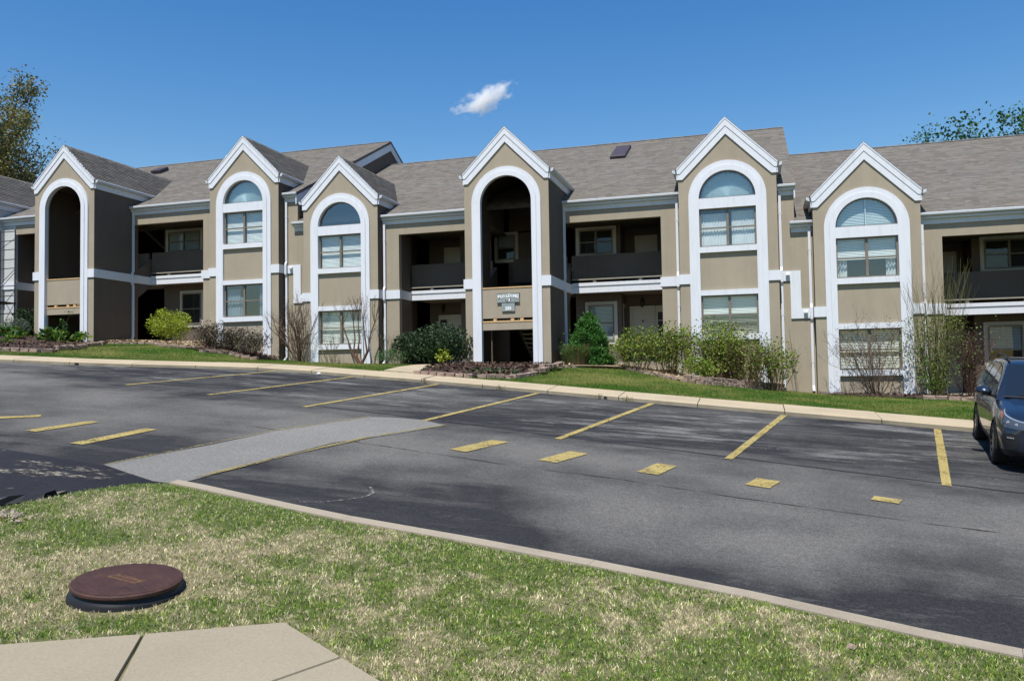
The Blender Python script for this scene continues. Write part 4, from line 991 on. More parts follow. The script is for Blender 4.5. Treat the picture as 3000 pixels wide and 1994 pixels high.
# ------------------------------------------------------------------ block edging
import bmesh
BLK = []
for v in range(4):
    bm = bmesh.new(); bmesh.ops.create_cube(bm, size=1); bmesh.ops.bevel(bm, geom=bm.edges[:], offset=.09, segments=1, affect='EDGES')
    for q in bm.verts: q.co += Vector((random.uniform(-.05, .05), random.uniform(-.07, .07), random.uniform(-.05, .05)))
    me = bpy.data.meshes.new('block'); bm.to_mesh(me); bm.free(); me.materials.append(M['block']); BLK.append(me)
def block_wall(label, path, h=.11, courses=1, length=.25, depth=.2, zoff=0, group='low block edgings'):
    p0 = path[0]; t = thing('block_wall', label, 'wall', (p0[0], p0[1], terr(*p0)), group)
    for c in range(courses):
        pts = [Vector((x, y, 0)) for x, y in path]; i = 0; pos = pts[0].copy(); carry = (length/2 if c % 2 else 0)
        for a, b in zip(pts, pts[1:]):
            L = (b-a).length; d = (b-a)/L; u = carry
            while u+length*.5 < L:
                l = length*random.uniform(.92, 1.0); q = a+d*(u+length/2); z = terr(q.x, q.y)+zoff+h*(c+.5)-.025
                o = bpy.data.objects.new('block', random.choice(BLK)); COL.objects.link(o); o.parent = t; o.matrix_parent_inverse = Matrix.Translation(-Vector(t.location))
                o.location = (q.x, q.y+c*.02, z+random.uniform(-.008, .008)); o.rotation_euler = (random.uniform(-.04, .04), random.uniform(-.03, .03), math.atan2(d.y, d.x)+random.uniform(-.06, .06)); o.scale = (l*.985, depth, h*random.uniform(.95, 1.02))
                u += length
            carry = max(0, u-L)
    return t
block_wall('curved row of pinkish blocks fronting the mulch under the number sign', [(-8.95, 20.62), (-8.03, 20.48), (-7.12, 20.56), (-6.3, 21.1), (-6.15, 22.9)], .125, 1, .25)
block_wall('short raised row of blocks stepping up at the right rim of the sign bed', [(-6.30, 22.85), (-6.05, 23.2), (-6.12, 24.2)], .13, 1, .27, zoff=.08)
block_wall('topmost stepped blocks beside the right pillar of the sign arch', [(-6.35, 24.4), (-6.12, 25.3), (-6.3, 26.8)], .13, 1, .28, zoff=.12)
block_wall('long low row of blocks in front of the pointed evergreen', [(-6.5, 27.0), (-5.5, 28.1), (-4.45, 28.4)], .10, 1, .3)
block_wall('low blocks stepping down below the leafy hedge left end', [(-4.4, 28.35), (-3.2, 27.6), (-2.42, 26.4)], .10, 1, .3)
block_wall('two-course block wall holding the leafy hedge bed', [(-2.3, 26.3), (-1.66, 26.1), (-.35, 27.7), (.85, 29.1)], .13, 2, .26)
block_wall('straight row of blocks at the front of the left flower bed', [(-25.6, 20.5), (-23.6, 20.83), (-22.4, 20.95), (-22.0, 21.35)], .14, 1, .34)
block_wall('pair of raised blocks behind the left flower bed front row', [(-22.7, 22.05), (-22.68, 23.2)], .15, 1, .32, zoff=.04)
block_wall('two blocks near the right foot of the left dark arch', [(-23.9, 24.4), (-24.55, 25.95), (-25.4, 27.0)], .14, 1, .32, zoff=.02)
block_wall('long blocks edging the pale gravel behind the left lawn mound', [(-26.0, 27.95), (-23.95, 28.25), (-22.0, 26.5), (-21.45, 27.0)], .10, 1, .34)
block_wall('stepped blocks under the dark brown shrubs', [(-20.6, 26.8), (-20.22, 27.55), (-20.08, 27.85), (-19.3, 27.6), (-18.8, 27.75)], .13, 1, .33)
block_wall('dark low blocks edging the bed behind the parked car', [(4.8, 27.3), (5.46, 27.1), (6.05, 26.9), (7.6, 26.7)], .13, 1, .34)
block_wall('few flat blocks at the foot of the bare shrubs under the window', [(-16.3, 28.9), (-15.3, 28.85)], .06, 1, .3)

# ------------------------------------------------------------------ plants
def leafmesh(name, pts, size, cols, parent, mat=None, aspect=.45, up=.3, droop=0):
    n = len(pts); a = RNG.normal(size=(n, 3)); a[:, 2] = a[:, 2]*.6+up; a /= np.linalg.norm(a, axis=1)[:, None]
    b = np.cross(a, RNG.normal(size=(n, 3))); b /= np.linalg.norm(b, axis=1)[:, None]
    s = size*RNG.uniform(.6, 1.3, n)[:, None]; p = np.asarray(pts)
    V = np.stack([p, p+a*s*.5+b*s*aspect, p+a*s, p+a*s*.5-b*s*aspect], 1).reshape(-1, 3)
    return npmesh(name, V, np.arange(4*n).reshape(-1, 4), mat or M['leaf'], parent, np.repeat(cols, 4, 0))
def pickcol(n, pal, var=.25):
    pal = np.array(pal); return pal[RNG.integers(0, len(pal), n)]*RNG.uniform(1-var, 1+var, (n, 1))
def clump_pts(c, r, n, k=26, tight=.28, shell=.5, flat=0, cone=0):
    """points gathered in k lumps through an ellipsoid (or cone) at c"""
    c = np.array(c, float); r = np.array(r, float); d = RNG.normal(size=(k, 3)); d /= np.linalg.norm(d, axis=1)[:, None]; rad = (shell+(1-shell)*RNG.random(k))[:, None]
    L = d*rad
    if cone:
        h = RNG.random(k)**1.3; th = RNG.uniform(0, 6.283, k); q = (1-h)**.62*(.35+.65*RNG.random(k)**.5); L = np.c_[np.cos(th)*q, np.sin(th)*q, h*2-1]
    i = RNG.integers(0, k, n); p = L[i]+RNG.normal(size=(n, 3))*tight
    if not cone:
        m = np.linalg.norm(p, axis=1); f = np.where(m > 1.08, 1.08/m, 1)[:, None]; p = p*f
    P = c+p*r; P[:, 2] = np.maximum(P[:, 2], c[2]-r[2]*.98); return P
class Twigs:
    def __init__(s): s.V = []; s.F = []; s.C = []; s.tips = []; s.last = None
    def seg(s, a, b, ra, rb, col, n=3):
        d = (b-a).normalized(); u = d.orthogonal().normalized(); v = d.cross(u); i = len(s.V); rings = ((a, ra), (b, rb))
        if s.last is not None and s.last[2] == n and (s.last[0]-a).length < 1e-6: i = s.last[1]; rings = ((b, rb),)
        s.last = (b, (i+n if len(rings) == 2 else len(s.V)), n)
        for p, r in rings:
            for q in range(n): t = 6.2832*q/n; s.V.append(p+(u*math.cos(t)+v*math.sin(t))*r); s.C.append(col)
        for q in range(n): A = i+q; B = i+(q+1) % n; s.F.append((A, B, B+n, A+n))
    def grow(s, p, d, L, r, col, depth, bend=.18, split=2.2, spread=.45, upb=.15, ratio=.68, n=3):
        k = 3 if L > .25 else 2; q = p
        for i in range(k):
            d = (d+Vector((random.gauss(0, bend), random.gauss(0, bend), random.gauss(0, bend)+upb))).normalized(); e = q+d*(L/k); r2_ = r*(1-.3*(i+1)/k); s.seg(q, e, r*(1-.3*i/k), r2_, col, n); q = e
            if depth > 0 and i < k-1 and random.random() < .55:
                dd = (d+Vector((random.gauss(0, spread), random.gauss(0, spread), random.gauss(0, spread)))).normalized(); s.grow(q, dd, L*ratio*random.uniform(.5, .9), r*.5, col, depth-1, bend, split, spread, upb, ratio, n)
        s.tips.append(q)
        if depth > 0:
            for _ in range(int(split+random.random())):
                dd = (d+Vector((random.gauss(0, spread), random.gauss(0, spread), random.gauss(0, spread*.7)+upb*.5))).normalized(); s.grow(q, dd, L*ratio*random.uniform(.7, 1.15), r*.62, col, depth-1, bend, split, spread, upb, ratio, n)
    def build(s, name, parent): return npmesh(name, [tuple(v) for v in s.V], s.F, M['twig'], parent, np.array(s.C))
def shrub_stems(t, base, r, h, n, col, rad=.012, lean=.5, depth=1, L0=.5):
    tw = Twigs()
    for _ in range(n):
        a = random.uniform(0, 6.283); q = random.random()**.5; p = Vector((base[0]+math.cos(a)*r*.25*q, base[1]+math.sin(a)*r*.25*q, base[2]-.05)); d = Vector((math.cos(a)*lean*q, math.sin(a)*lean*q, 1)).normalized()
        tw.grow(p, d, h*L0*random.uniform(.8, 1.2), rad, np.array(col)*random.uniform(.7, 1.3), depth, .12, 2, .35, .1)
    return tw
def shrub(label, x, y, r, h, n, size, pal, stems=10, stemcol=(.10, .075, .05), name='shrub', cone=0, k=30, tight=.25, shell=.45, group=None, zb=None, cat='shrub', aspect=.45, lift=.5):
    z = terr(x, y)+.05 if zb is None else zb; t = thing(name, label, cat, (x, y, z), group)
    if stems: shrub_stems(t, (x, y, z), r[0], h*.8, stems, stemcol, .012, r[0]/h*.9, 2, .4).build('stem', t)
    P = clump_pts((x, y, z+h*lift), (r[0], r[1], h*.5), n, k, tight, shell, cone=cone); leafmesh('foliage', P, size, pickcol(len(P), pal), t, aspect=aspect)
    return t
YG = [(.26, .34, .025), (.32, .36, .03), (.18, .27, .02), (.36, .38, .05)]
DG = [(.022, .05, .018), (.03, .065, .022), (.045, .08, .03), (.016, .036, .014)]
MG = [(.045, .13, .022), (.03, .10, .02), (.07, .17, .03), (.02, .07, .015)]
LG = [(.13, .21, .02), (.20, .265, .032), (.085, .15, .016), (.25, .285, .055)]
BR = [(.085, .058, .042), (.06, .045, .032), (.12, .085, .055), (.05, .055, .03)]
GG = [(.10, .13, .09), (.13, .16, .11), (.07, .10, .07)]
TW = (.125, .085, .06); TWG = (.14, .12, .06); TWR = (.11, .06, .042)

# T1 side bed
shrub('dark green broadleaf shrub left of the tall dark arch', -30.6, 28.3, (.75, .5), 1.15, 1500, .10, DG, 8)
shrub('grey-green feathery shrub low in front of the left arch', -30.2, 27.2, (.62, .45), .75, 2200, .07, GG, 8, aspect=.18)
shrub('grey-green low mound at the far left of the flower bed', -31.4, 26.2, (.8, .6), .55, 2000, .07, GG, 6, aspect=.2)
for i, (x, y, s, lb) in enumerate([(-29.9, 26.4, .42, 'broad bright leaves at the left of the flower bed row'), (-29.1, 26.2, .38, 'bright leafy clump beside the left foot of the dark arch'), (-28.2, 26.9, .45, 'leafy clump with pale bloom in the dark arch opening'), (-27.5, 27.0, .36, 'leafy clump right of centre in the dark arch opening'), (-26.4, 26.9, .38, 'leafy clump at the right foot of the dark arch'), (-26.9, 23.9, .22, 'tiny green clump low in the front mulch of the left bed'), (-28.3, 23.4, .18, 'tiny yellow-green clump in the left front mulch')]):
    t = thing('bed_plant', lb, 'plant', (x, y, terr(x, y)+.08), 'leafy plants in the left flower bed'); n = int(150*s/.4)
    P = clump_pts((x, y, terr(x, y)+.08+s*.45), (s, s*.7, s*.55), n, 12, .3, .4); leafmesh('foliage', P, .20*s/.4, pickcol(n, LG+MG), t, aspect=.28, up=.5)
t = thing('sapling', 'thin leggy sapling rising before the dark lower arch opening', 'plant', (-27.6, 27.2, terr(-27.6, 27.2)))
tw = Twigs(); tw.grow(Vector((-27.6, 27.2, terr(-27.6, 27.2))), Vector((.05, 0, 1)), .75, .012, np.array(TW), 1, .08, 1, .4); tw.build('stem', t)
leafmesh('foliage', np.array([tuple(v) for v in tw.tips for _ in range(12)])+RNG.normal(size=(12*len(tw.tips), 3))*.06, .09, pickcol(12*len(tw.tips), MG), t)
shrub('bright yellow-green spreading shrub by the lower left porch', -23.75, 28.9, (.92, .7), 1.38, 5200, .085, YG, 12, k=42, tight=.17, aspect=.2)
for x, y, r, h, lb in [(-21.35, 28.4, .78, 1.12, 'dark brown twiggy shrub under the porch window corner'), (-20.35, 28.3, .72, .95, 'low dark brown shrub between two taller brown ones'), (-19.25, 28.1, .85, 1.25, 'tallest dark brown shrub left of the white downspout')]:
    shrub(lb, x, y, (r, r*.6), h, 1900, .058, BR+[(.05, .07, .035)], 26, (.075, .055, .042), k=46, tight=.2, shell=.3, group='dark brown shrubs below the second gable')
# bare crape myrtles
def bare(label, x, y, n, h, rad, lean, col, depth=3, z=None, fuzz=0, L0=.42, name='bare_shrub', group=None, pal=None, fs=.03, rot=None, bend=.1, upb=.12, sp=.4):
    z = terr(x, y) if z is None else z; t = thing(name, label, 'shrub', (x, y, z), group); tw = Twigs(); tips = []
    for i in range(n):
        a = random.uniform(0, 6.283); q = random.random()**.6; p = Vector((x+math.cos(a)*.16*q, y+math.sin(a)*.12*q, z-.03)); d = Vector((math.cos(a)*lean*q, math.sin(a)*lean*.6*q, 1)).normalized()
        tw.grow(p, d, h*L0*random.uniform(.8, 1.15), rad*random.uniform(.6, 1.2), np.array(col)*random.uniform(.7, 1.35), depth, bend, 2.0, sp, upb, .58)
        if n <= 9: tw.build('stem', t); tips += tw.tips; tw = Twigs()
    tw.tips = tips+tw.tips
    if n > 9: tw.build('stem', t)
    if fuzz:
        T_ = np.array([tuple(v) for v in tw.tips]); P = np.repeat(T_, fuzz, 0)+RNG.normal(size=(fuzz*len(T_), 3))*.035; leafmesh('seed_head' if pal is None else 'foliage', P, fs, pickcol(len(P), pal or [col, (.2, .14, .1)]), t)
    return t
bare('many-stemmed bare shrub between the two left downspout and white window trim', -17.6, 29.1, 20, 2.75, .026, .62, TW, 3, fuzz=1)
bare('small bare twiggy shrub under the left end of the low window sill', -16.2, 29.1, 9, 1.5, .013, .6, TWG, 2)
t = thing('crape_myrtle', 'pruned bare tree with forked thick stems before the low window', 'tree', (-14.9, 29.05, terr(-14.9, 29.05)))
tw = Twigs(); B0 = Vector((-14.9, 29.05, terr(-14.9, 29.05)-.03))
for (pts, r) in (([(-.05, 0, 0), (-.32, -.03, .42), (-.48, -.05, .9), (-.72, -.06, 1.55)], .05), ([(-.02, 0, 0), (-.30, 0, .45), (-.22, -.02, 1.0), (-.30, 0, 1.7)], .045), ([(.02, 0, 0), (.30, -.02, .5), (.22, -.03, 1.05), (.12, 0, 1.75)], .05), ([(.05, 0, 0), (.34, .02, .55), (.40, .02, 1.1), (.62, .02, 1.65)], .042), ([(0, 0, 0), (-.16, .0, .35), (-.05, .02, .95), (-.08, 0, 1.72)], .045)):
    q = [B0+Vector(p) for p in pts]
    for k in range(3): tw.seg(q[k], q[k+1], r*(1-.18*k), r*(1-.18*(k+1)), np.array(TWR)*1.1, 6)
    for _ in range(6): tw.grow(q[3], Vector((random.gauss(0, .3), random.gauss(0, .2), 1)).normalized(), .55, .011, np.array(TW), 2, .12, 1.6, .32, .12, .6)
tw.build('stem', t)
bare('sparse thin bare twigs against the right edge of the low window tower', -13.75, 29.2, 6, 1.6, .009, .3, TWG, 2, fuzz=1)
bare('sparse bare twigs beside the pale downspout and porch pier', -13.6, 29.6, 6, 1.35, .008, .25, TW, 2, fuzz=2)
shrub('dark rounded evergreen shrub left of the sign arch, the smaller one', -12.3, 28.3, (.75, .6), 1.15, 2300, .085, DG, 8)
shrub('large dark rounded evergreen bush touching the left pillar of the sign arch', -10.95, 27.6, (1.12, .8), 1.42, 5600, .085, DG+[(.05, .075, .03)], 8, k=26, tight=.30, shell=.35)
shrub('soft light green low plant at the base of the dark bushes', -12.75, 27.3, (.6, .4), .5, 1400, .06, [(.06, .13, .04), (.09, .16, .06)], 0, aspect=.18)
shrub('small yellow-green sprig at the foot of the large dark bush', -10.5, 26.75, (.28, .18), .55, 160, .09, YG, 3)
shrub('pointed bright green evergreen beside the lower right porch', -5.72, 28.75, (.92, .8), 1.72, 22000, .075, [(.06, .17, .028), (.04, .13, .022), (.09, .22, .035), (.03, .09, .018)], 6, cone=1, k=200, tight=.085, name='conical_evergreen', aspect=.3)
# ornamental grass clump
t = thing('grass_clump', 'arching ornamental grass with brown base left of the pointed evergreen', 'plant', (-6.05, 28.1, terr(-6.05, 28.1)))
z = terr(-6.05, 28.1); V = []; F = []; Cc_ = []
for i in range(900):
    a = random.uniform(0, 6.283); q = random.random()**.5*.42; x = -6.05+math.cos(a)*q; y = 28.1+math.sin(a)*q*.7; h = random.uniform(.35, .85); L = h*random.uniform(.1, .55); dx, dy = math.cos(a), math.sin(a); w_ = .008
    br = random.random() < .35; c0 = np.array((.16, .10, .05)); c1 = np.array((.05, .13, .025) if not br else (.16, .11, .06))*random.uniform(.7, 1.4)
    P = [(x, y, z), (x+dx*L*.3, y+dy*L*.3, z+h*.6), (x+dx*L*.7, y+dy*L*.7, z+h*.95), (x+dx*L*1.15, y+dy*L*1.15, z+h*.85)]
    i0 = len(V)
    for k, p in enumerate(P): ww = w_*(1-k*.28); V += [(p[0]-dy*ww, p[1]+dx*ww, p[2]), (p[0]+dy*ww, p[1]-dx*ww, p[2])]; Cc_ += [c0 if k == 0 else c1]*2
    for k in range(3): F.append((i0+2*k, i0+2*k+1, i0+2*k+3, i0+2*k+2))
npmesh('foliage', V, F, M['leaf'], t, np.array(Cc_))
bare('single thin sapling leaning on the downspout right of the sign arch', -6.75, 28.9, 2, 1.5, .008, .2, TWG, 1, fuzz=3, pal=MG, fs=.09, name='sapling')
# leafy hedge
def leafy(label, x, y, r, h, n, pal, stems, size=.075, k=44, stemcol=(.185, .125, .07), low=.42):
    z = terr(x, y)+.06; t = thing('leafy_shrub', label, 'shrub', (x, y, z), 'leafy hedge shrubs below the fifth gable')
    tw = Twigs()
    for _ in range(stems):
        a = random.uniform(0, 6.283); q = random.random()**.5; p = Vector((x+math.cos(a)*r*.45*q, y+math.sin(a)*r*.3*q, z-.05)); d = Vector((math.cos(a)*.55*q, math.sin(a)*.4*q, 1)).normalized()
        tw.grow(p, d, h*.42*random.uniform(.8, 1.15), .011, np.array(stemcol)*random.uniform(.65, 1.3), 2, .1, 2, .3, .1, .6)
    tw.build('stem', t)
    T_ = np.array([tuple(v) for v in tw.tips]); T_ = T_[RNG.integers(0, len(T_), n//2)]+RNG.normal(size=(n//2, 3))*.07
    P = clump_pts((x, y, z+h*.55), (r, r*.62, h*.5), n//2, k, .2, .55); k_ = (P[:, 2] > z+h*low) | (RNG.random(len(P)) < .35); P = np.r_[T_, P[k_]]
    leafmesh('foliage', P, size, pickcol(len(P), pal), t, aspect=.36)
leafy('leftmost leafy hedge shrub, in front of the lower right porch door', -3.95, 28.2, .9, 1.4, 3000, LG, 26)
leafy('leafy hedge shrub before the pier left of the blinds window', -2.85, 28.1, .9, 1.7, 3400, LG+[(.13, .17, .04)], 30)
leafy('leafy hedge shrub under the left part of the half-drawn blinds', -1.55, 27.7, 1.0, 1.95, 3600, LG, 44)
leafy('brown-stemmed leafy hedge shrub under the middle of the blinds window', -.45, 27.9, 1.0, 1.9, 2800, LG+[(.15, .14, .06)], 80, low=.55)
leafy('rightmost leafy hedge shrub by the downspout at the step', .5, 28.2, .8, 1.55, 2200, LG, 36)
leafy('leafy hedge shrub filling in behind the two before the blinds window', -1.0, 28.6, .9, 1.95, 2200, LG, 50)
leafy('low leafy shoots spilling over the two-course block wall', -1.7, 26.75, .75, .75, 1300, LG, 14, .08)
bare('few upright thin green stalks on the wall step between two downspouts', 1.35, 29.3, 5, 1.55, .008, .25, (.07, .08, .035), 1, bend=.05, L0=.8)
bare('bare spreading shrub with twiggy top before the lowest right window', 3.75, 28.95, 26, 2.9, .014, .85, TW, 3, fuzz=2, upb=.07, sp=.45)
t = bare('tall upright shrub with green stems and sparse leaves by the right pier', 5.45, 28.75, 46, 3.7, .011, .34, (.13, .125, .05), 2, fuzz=0, L0=.55, bend=.05, upb=.10, sp=.16, name='tall_shrub')
n = 3400; hh = RNG.random(n)**1.15; P = np.c_[5.45+RNG.normal(size=n)*(.16+.42*np.minimum(hh*1.6, .9)), 28.75+RNG.normal(size=n)*(.12+.22*hh), terr(5.45, 28.75)+.25+hh*2.3]; leafmesh('foliage', P, .06, pickcol(n, [(.13, .20, .03), (.09, .16, .025), (.17, .22, .05)]), t, aspect=.4)
bare('reddish brown dense bare shrub between the right pier and the parked car', 6.45, 28.9, 34, 2.5, .012, .42, (.10, .062, .048), 3, fuzz=2, bend=.14)
# little weeds along the curb and in the sign bed
for (x, y, lb) in [(-8.1, 19.38, 'dry weed at the curb below the path end'), (-5.97, 18.95, 'dry brown weed tuft at the curb before the sign bed'), (-2.8, 18.22, 'upright dry weed at the curb near the middle stall'), (-3.43, 18.35, 'dark weed tuft at the curb joint, by the upright dry weed')]:
    t = thing('weed', lb, 'plant', (x, y, z0(x, y)), 'weeds along the curb'); tw = Twigs()
    for _ in range(9): tw.grow(Vector((x+random.gauss(0, .05), y-.03, z0(x, y))), Vector((random.gauss(0, .5), random.gauss(0, .3), .8)).normalized(), .085, .005, np.array((.12, .09, .04)), 1, .2, 2, .5)
    tw.build('stem', t)
rimW = [(-7.9, 21.6), (-6.6, 21.7), (-6.6, 23.4), (-7.6, 23.0)]
n = 500; X = RNG.normal(-7.1, .35, n); Y = RNG.normal(22.2, .5, n); Z = np.array([terr(a, b) for a, b in zip(X, Y)])+.10
o = leafmesh('ground_cover', np.c_[X, Y, Z], .07, pickcol(n, MG+GG), b1, aspect=.4); o['kind'] = 'stuff'

# ------------------------------------------------------------------ trees behind the roofs
def tree(label, base, h, r, trunk_r, pal, nleaf, size, name, zc, fl=(.8, .8), seed=1, dens=60, tight=.13, limbs=9):
    random.seed(seed); t = thing(name, label, 'tree', base); tw = Twigs(); b = Vector(base); col = np.array((.075, .062, .052))
    p = b; n = 6
    for k in range(n):
        e = b+Vector((random.gauss(0, .15), random.gauss(0, .15), h*.75*(k+1)/n)); tw.seg(p, e, trunk_r*(1-.12*k), trunk_r*(1-.12*(k+1)), col, 7)
        if k >= 1:
            for _ in range(limbs//3+1):
                a = random.uniform(0, 6.283); tw.grow(e, Vector((math.cos(a), math.sin(a), random.uniform(.25, .9))).normalized(), r*.55*random.uniform(.7, 1.1), trunk_r*.28, col, 3, .16, 2.2, .42, .06, .62, 4)
        p = e
    tw.build('trunk', t)
    T_ = np.array([tuple(v) for v in tw.tips]); i = RNG.integers(0, len(T_), nleaf); P = T_[i]+RNG.normal(size=(nleaf, 3))*tight*r*.45
    tone = RNG.uniform(.6, 1.35, len(T_))[i][:, None]; leafmesh('crown', P, size, pickcol(nleaf, pal, .2)*tone, t, aspect=.4); random.seed(7+seed)
tree('tall tree in amber-green spring bud behind the left roof', (-71.9, 60.0, 4.0), 23.0, 8.4, .45, [(.20, .18, .05), (.13, .15, .05), (.26, .19, .05), (.09, .115, .04), (.17, .18, .06)], 42000, .24, 'budding_tree', 20, seed=5, limbs=15)
tree('green leafy treetop showing over the right roof', (17.3, 64.0, 1.0), 11.9, 8.4, .3, [(.045, .12, .03), (.03, .09, .025), (.07, .16, .04)], 60000, .22, 'leafy_tree', 14, seed=21, tight=.10, limbs=21)

# ------------------------------------------------------------------ scaffold at the far left
sc = thing('scaffold', 'dark steel scaffold frame before the primed pale wall', 'scaffold', (-32.4, 28.8, 2.3))
def sbar(name, a, b, r=.024):
    mb = MB(); mb.tube([a, b], r, 6); return mb.build(name, M['rust'], sc)
for (yy) in (28.8, 27.3):
    for x in (-32.0, -32.85, -34.4):
        for lo, hi in ((2.35, 4.42), (4.43, 6.9)): sbar('post', (x, yy, lo), (x, yy, hi), .026)
    for zz in (2.45, 3.1, 3.9, 4.35, 5.15, 5.55, 6.0, 6.4, 6.82): sbar('rung', (-32.85, yy, zz), (-32.0, yy, zz), .02)
for (a, b) in (((-32.0, 28.8, 6.5), (-32.85, 28.8, 6.05)), ((-32.0, 28.8, 5.1), (-32.85, 28.8, 4.45)), ((-32.0, 28.8, 4.95), (-32.85, 28.8, 4.25)), ((-32.85, 28.8, 3.3), (-32.0, 28.8, 4.1)), ((-32.85, 28.8, 4.4), (-34.4, 28.8, 6.6)), ((-34.4, 28.8, 4.4), (-32.85, 28.8, 6.6)), ((-32.85, 28.8, 2.5), (-34.4, 28.8, 4.3))): sbar('brace', a, b, .014)
mb = MB(); mb.box(-34.9, -31.95, 27.3, 28.85, 3.52, 3.58); mb.build('plank', M['plank'], sc)
mb = MB(); mb.box(-32.1, -31.9, 28.7, 28.9, 2.25, 2.34); mb.build('base_plate', M['rust'], sc)

# ------------------------------------------------------------------ manhole
mx, my, mr = -4.25, 4.755, .362
nrm = Vector((.078, -.052, 1)).normalized()
mh = thing('manhole_riser', 'round rust-brown access lid on a raised black riser in the lawn', 'manhole', (mx, my, z0(mx, my)+.10))
def disc(name, prof, mat, seg=64, parent=mh):
    e1 = Vector((1, 0, 0)); e1 = (e1-nrm*e1.dot(nrm)).normalized(); e2 = nrm.cross(e1); o = Vector((mx, my, z0(mx, my)+.228)); mb = MB()
    rings = [[o+(e1*math.cos(6.28318*k/seg)+e2*math.sin(6.28318*k/seg))*r+nrm*h for k in range(seg)] for r, h in prof]
    for a, b in zip(rings, rings[1:]):
        for k in range(seg): j = (k+1) % seg; mb.face([a[k], a[j], b[j], b[k]])
    mb.face(rings[-1]); return mb.build(name, mat, parent), e1, e2, o
M['lid'] = None
m, nn_, b_ = newmat('rusty_lid')
c = ramp(nn_, noise(nn_, 9, 6, .65), [(.3, (.050, .025, .022)), (.55, (.070, .034, .028)), (.75, (.095, .046, .030))]); c = mix(nn_, 1.0, c, ramp(nn_, noise(nn_, 130, 3, .7), [(.3, (.7,)*3), (.7, (1.25,)*3)]), 'MULTIPLY')
nn_.links.new(c, b_.inputs['Base Color']); b_.inputs['Roughness'].default_value = .7; b_.inputs['Specular IOR Level'].default_value = .3; bump(nn_, b_, noise(nn_, 130, 3, .7), .5, .003); M['lid'] = m
M['lidorange'] = speckmat('orange_rust', (.105, .054, .027), .35, 40, .85, 120, .5, .003)
M['plastic'] = speckmat('black_plastic', (.013, .0135, .015), .1, 5, .5, bstr=.05, spec=.3)
lid, e1, e2, oo = disc('lid', [(mr-.004, -.03), (mr, -.022), (mr, -.006), (mr-.006, 0)], M['lid'])
disc('riser', [(mr+.02, -.30), (mr+.018, -.10), (mr+.012, -.075), (mr-.005, -.07), (mr-.02, -.045), (mr-.02, -.012)], M['plastic'])
# raised tread lines across the lid, one relief part
mb = MB(); ang = math.radians(52); ca, sa = math.cos(ang), math.sin(ang)
for k in range(-14, 15):
    d = k*.025; L = math.sqrt(max(0, (mr-.015)**2-d*d))
    q = -L
    while q < L-.02:
        l = 2*L
        u0, u1 = q, q+l
        def at(u, v, h): return oo+e1*(u*ca-v*sa)+e2*(u*sa+v*ca)+nrm*h
        if True:
            mb.face([at(u0, d-.0088, .005), at(u1, d-.0088, .005), at(u1, d+.0088, .005), at(u0, d+.0088, .005)])
            mb.face([at(u0, d-.0098, .0003), at(u1, d-.0098, .0003), at(u1, d-.0088, .005), at(u0, d-.0088, .005)]); mb.face([at(u0, d+.0088, .005), at(u1, d+.0088, .005), at(u1, d+.0098, .0003), at(u0, d+.0098, .0003)])
        q += l
o = mb.build('tread', M['lid'], lid, kind='stuff')
mb = MB()
A2 = math.radians(-8); c2, s2 = math.cos(A2), math.sin(A2)
def at2(u, v, h): return oo+e1*(u*c2-v*s2)+e2*(u*s2+v*c2)+nrm*h
mb.face([at2(-.15, -.055, .0062), at2(.13, -.055, .0062), at2(.15, .045, .0062), at2(-.13, .045, .0062)]); mb.build('name_plate', M['lidorange'], lid)
mb = MB()
for row in (-.03, .02):
    for k in range(9):
        u = -.115+.027*k+row*.4; l = random.uniform(.008, .018); mb.face([at2(u, row, .008), at2(u+l, row, .008), at2(u+l, row+.028, .008), at2(u, row+.028, .008)])
o = mb.build('raised_mark', M['lid'], lid, kind='stuff')

# ------------------------------------------------------------------ small things
def pebble(name, label, cat, x, y, z, s, mat, group=None):
    bm = bmesh.new(); bmesh.ops.create_icosphere(bm, subdivisions=2, radius=s)
    for v in bm.verts: v.co = Vector((v.co.x*1.2, v.co.y, v.co.z*.7))+Vector((random.gauss(0, s*.12), random.gauss(0, s*.12), random.gauss(0, s*.12)))
    me = bpy.data.meshes.new(name); bm.to_mesh(me); bm.free(); me.materials.append(mat); o = link(name, me); o.location = (x, y, z); o['label'] = label; o['category'] = cat
    if group: o['group'] = group
pebble('litter', 'crumpled white litter lying at the far curb', 'litter', -11.45, 19.86, z0(-11.45, 19.86)+.04, .05, M['signwhite'])
pebble('stone', 'small dark stone in the near grass by the curb', 'stone', .52, 5.55, z0(.52, 5.55)+.14, .025, M['block'])
mb = MB(); x = -18.6; y = ycurb(x); mb.tube([(x, y-.03, z0(x, y)+.03), (x, y+.1, z0(x, y)+.03)], .045, 10); o = mb.build('drain_pipe', M['iron']); o['label'] = 'small dark drain outlet through the far curb on the left'; o['category'] = 'drain'
mb = MB(); x = -3.3; y = ycurb(x); mb.tube([(x, y-.03, z0(x, y)+.03), (x, y+.1, z0(x, y)+.03)], .04, 10); o = mb.build('drain_pipe', M['iron']); o['label'] = 'small dark drain outlet in the curb near the middle stall'; o['category'] = 'drain'
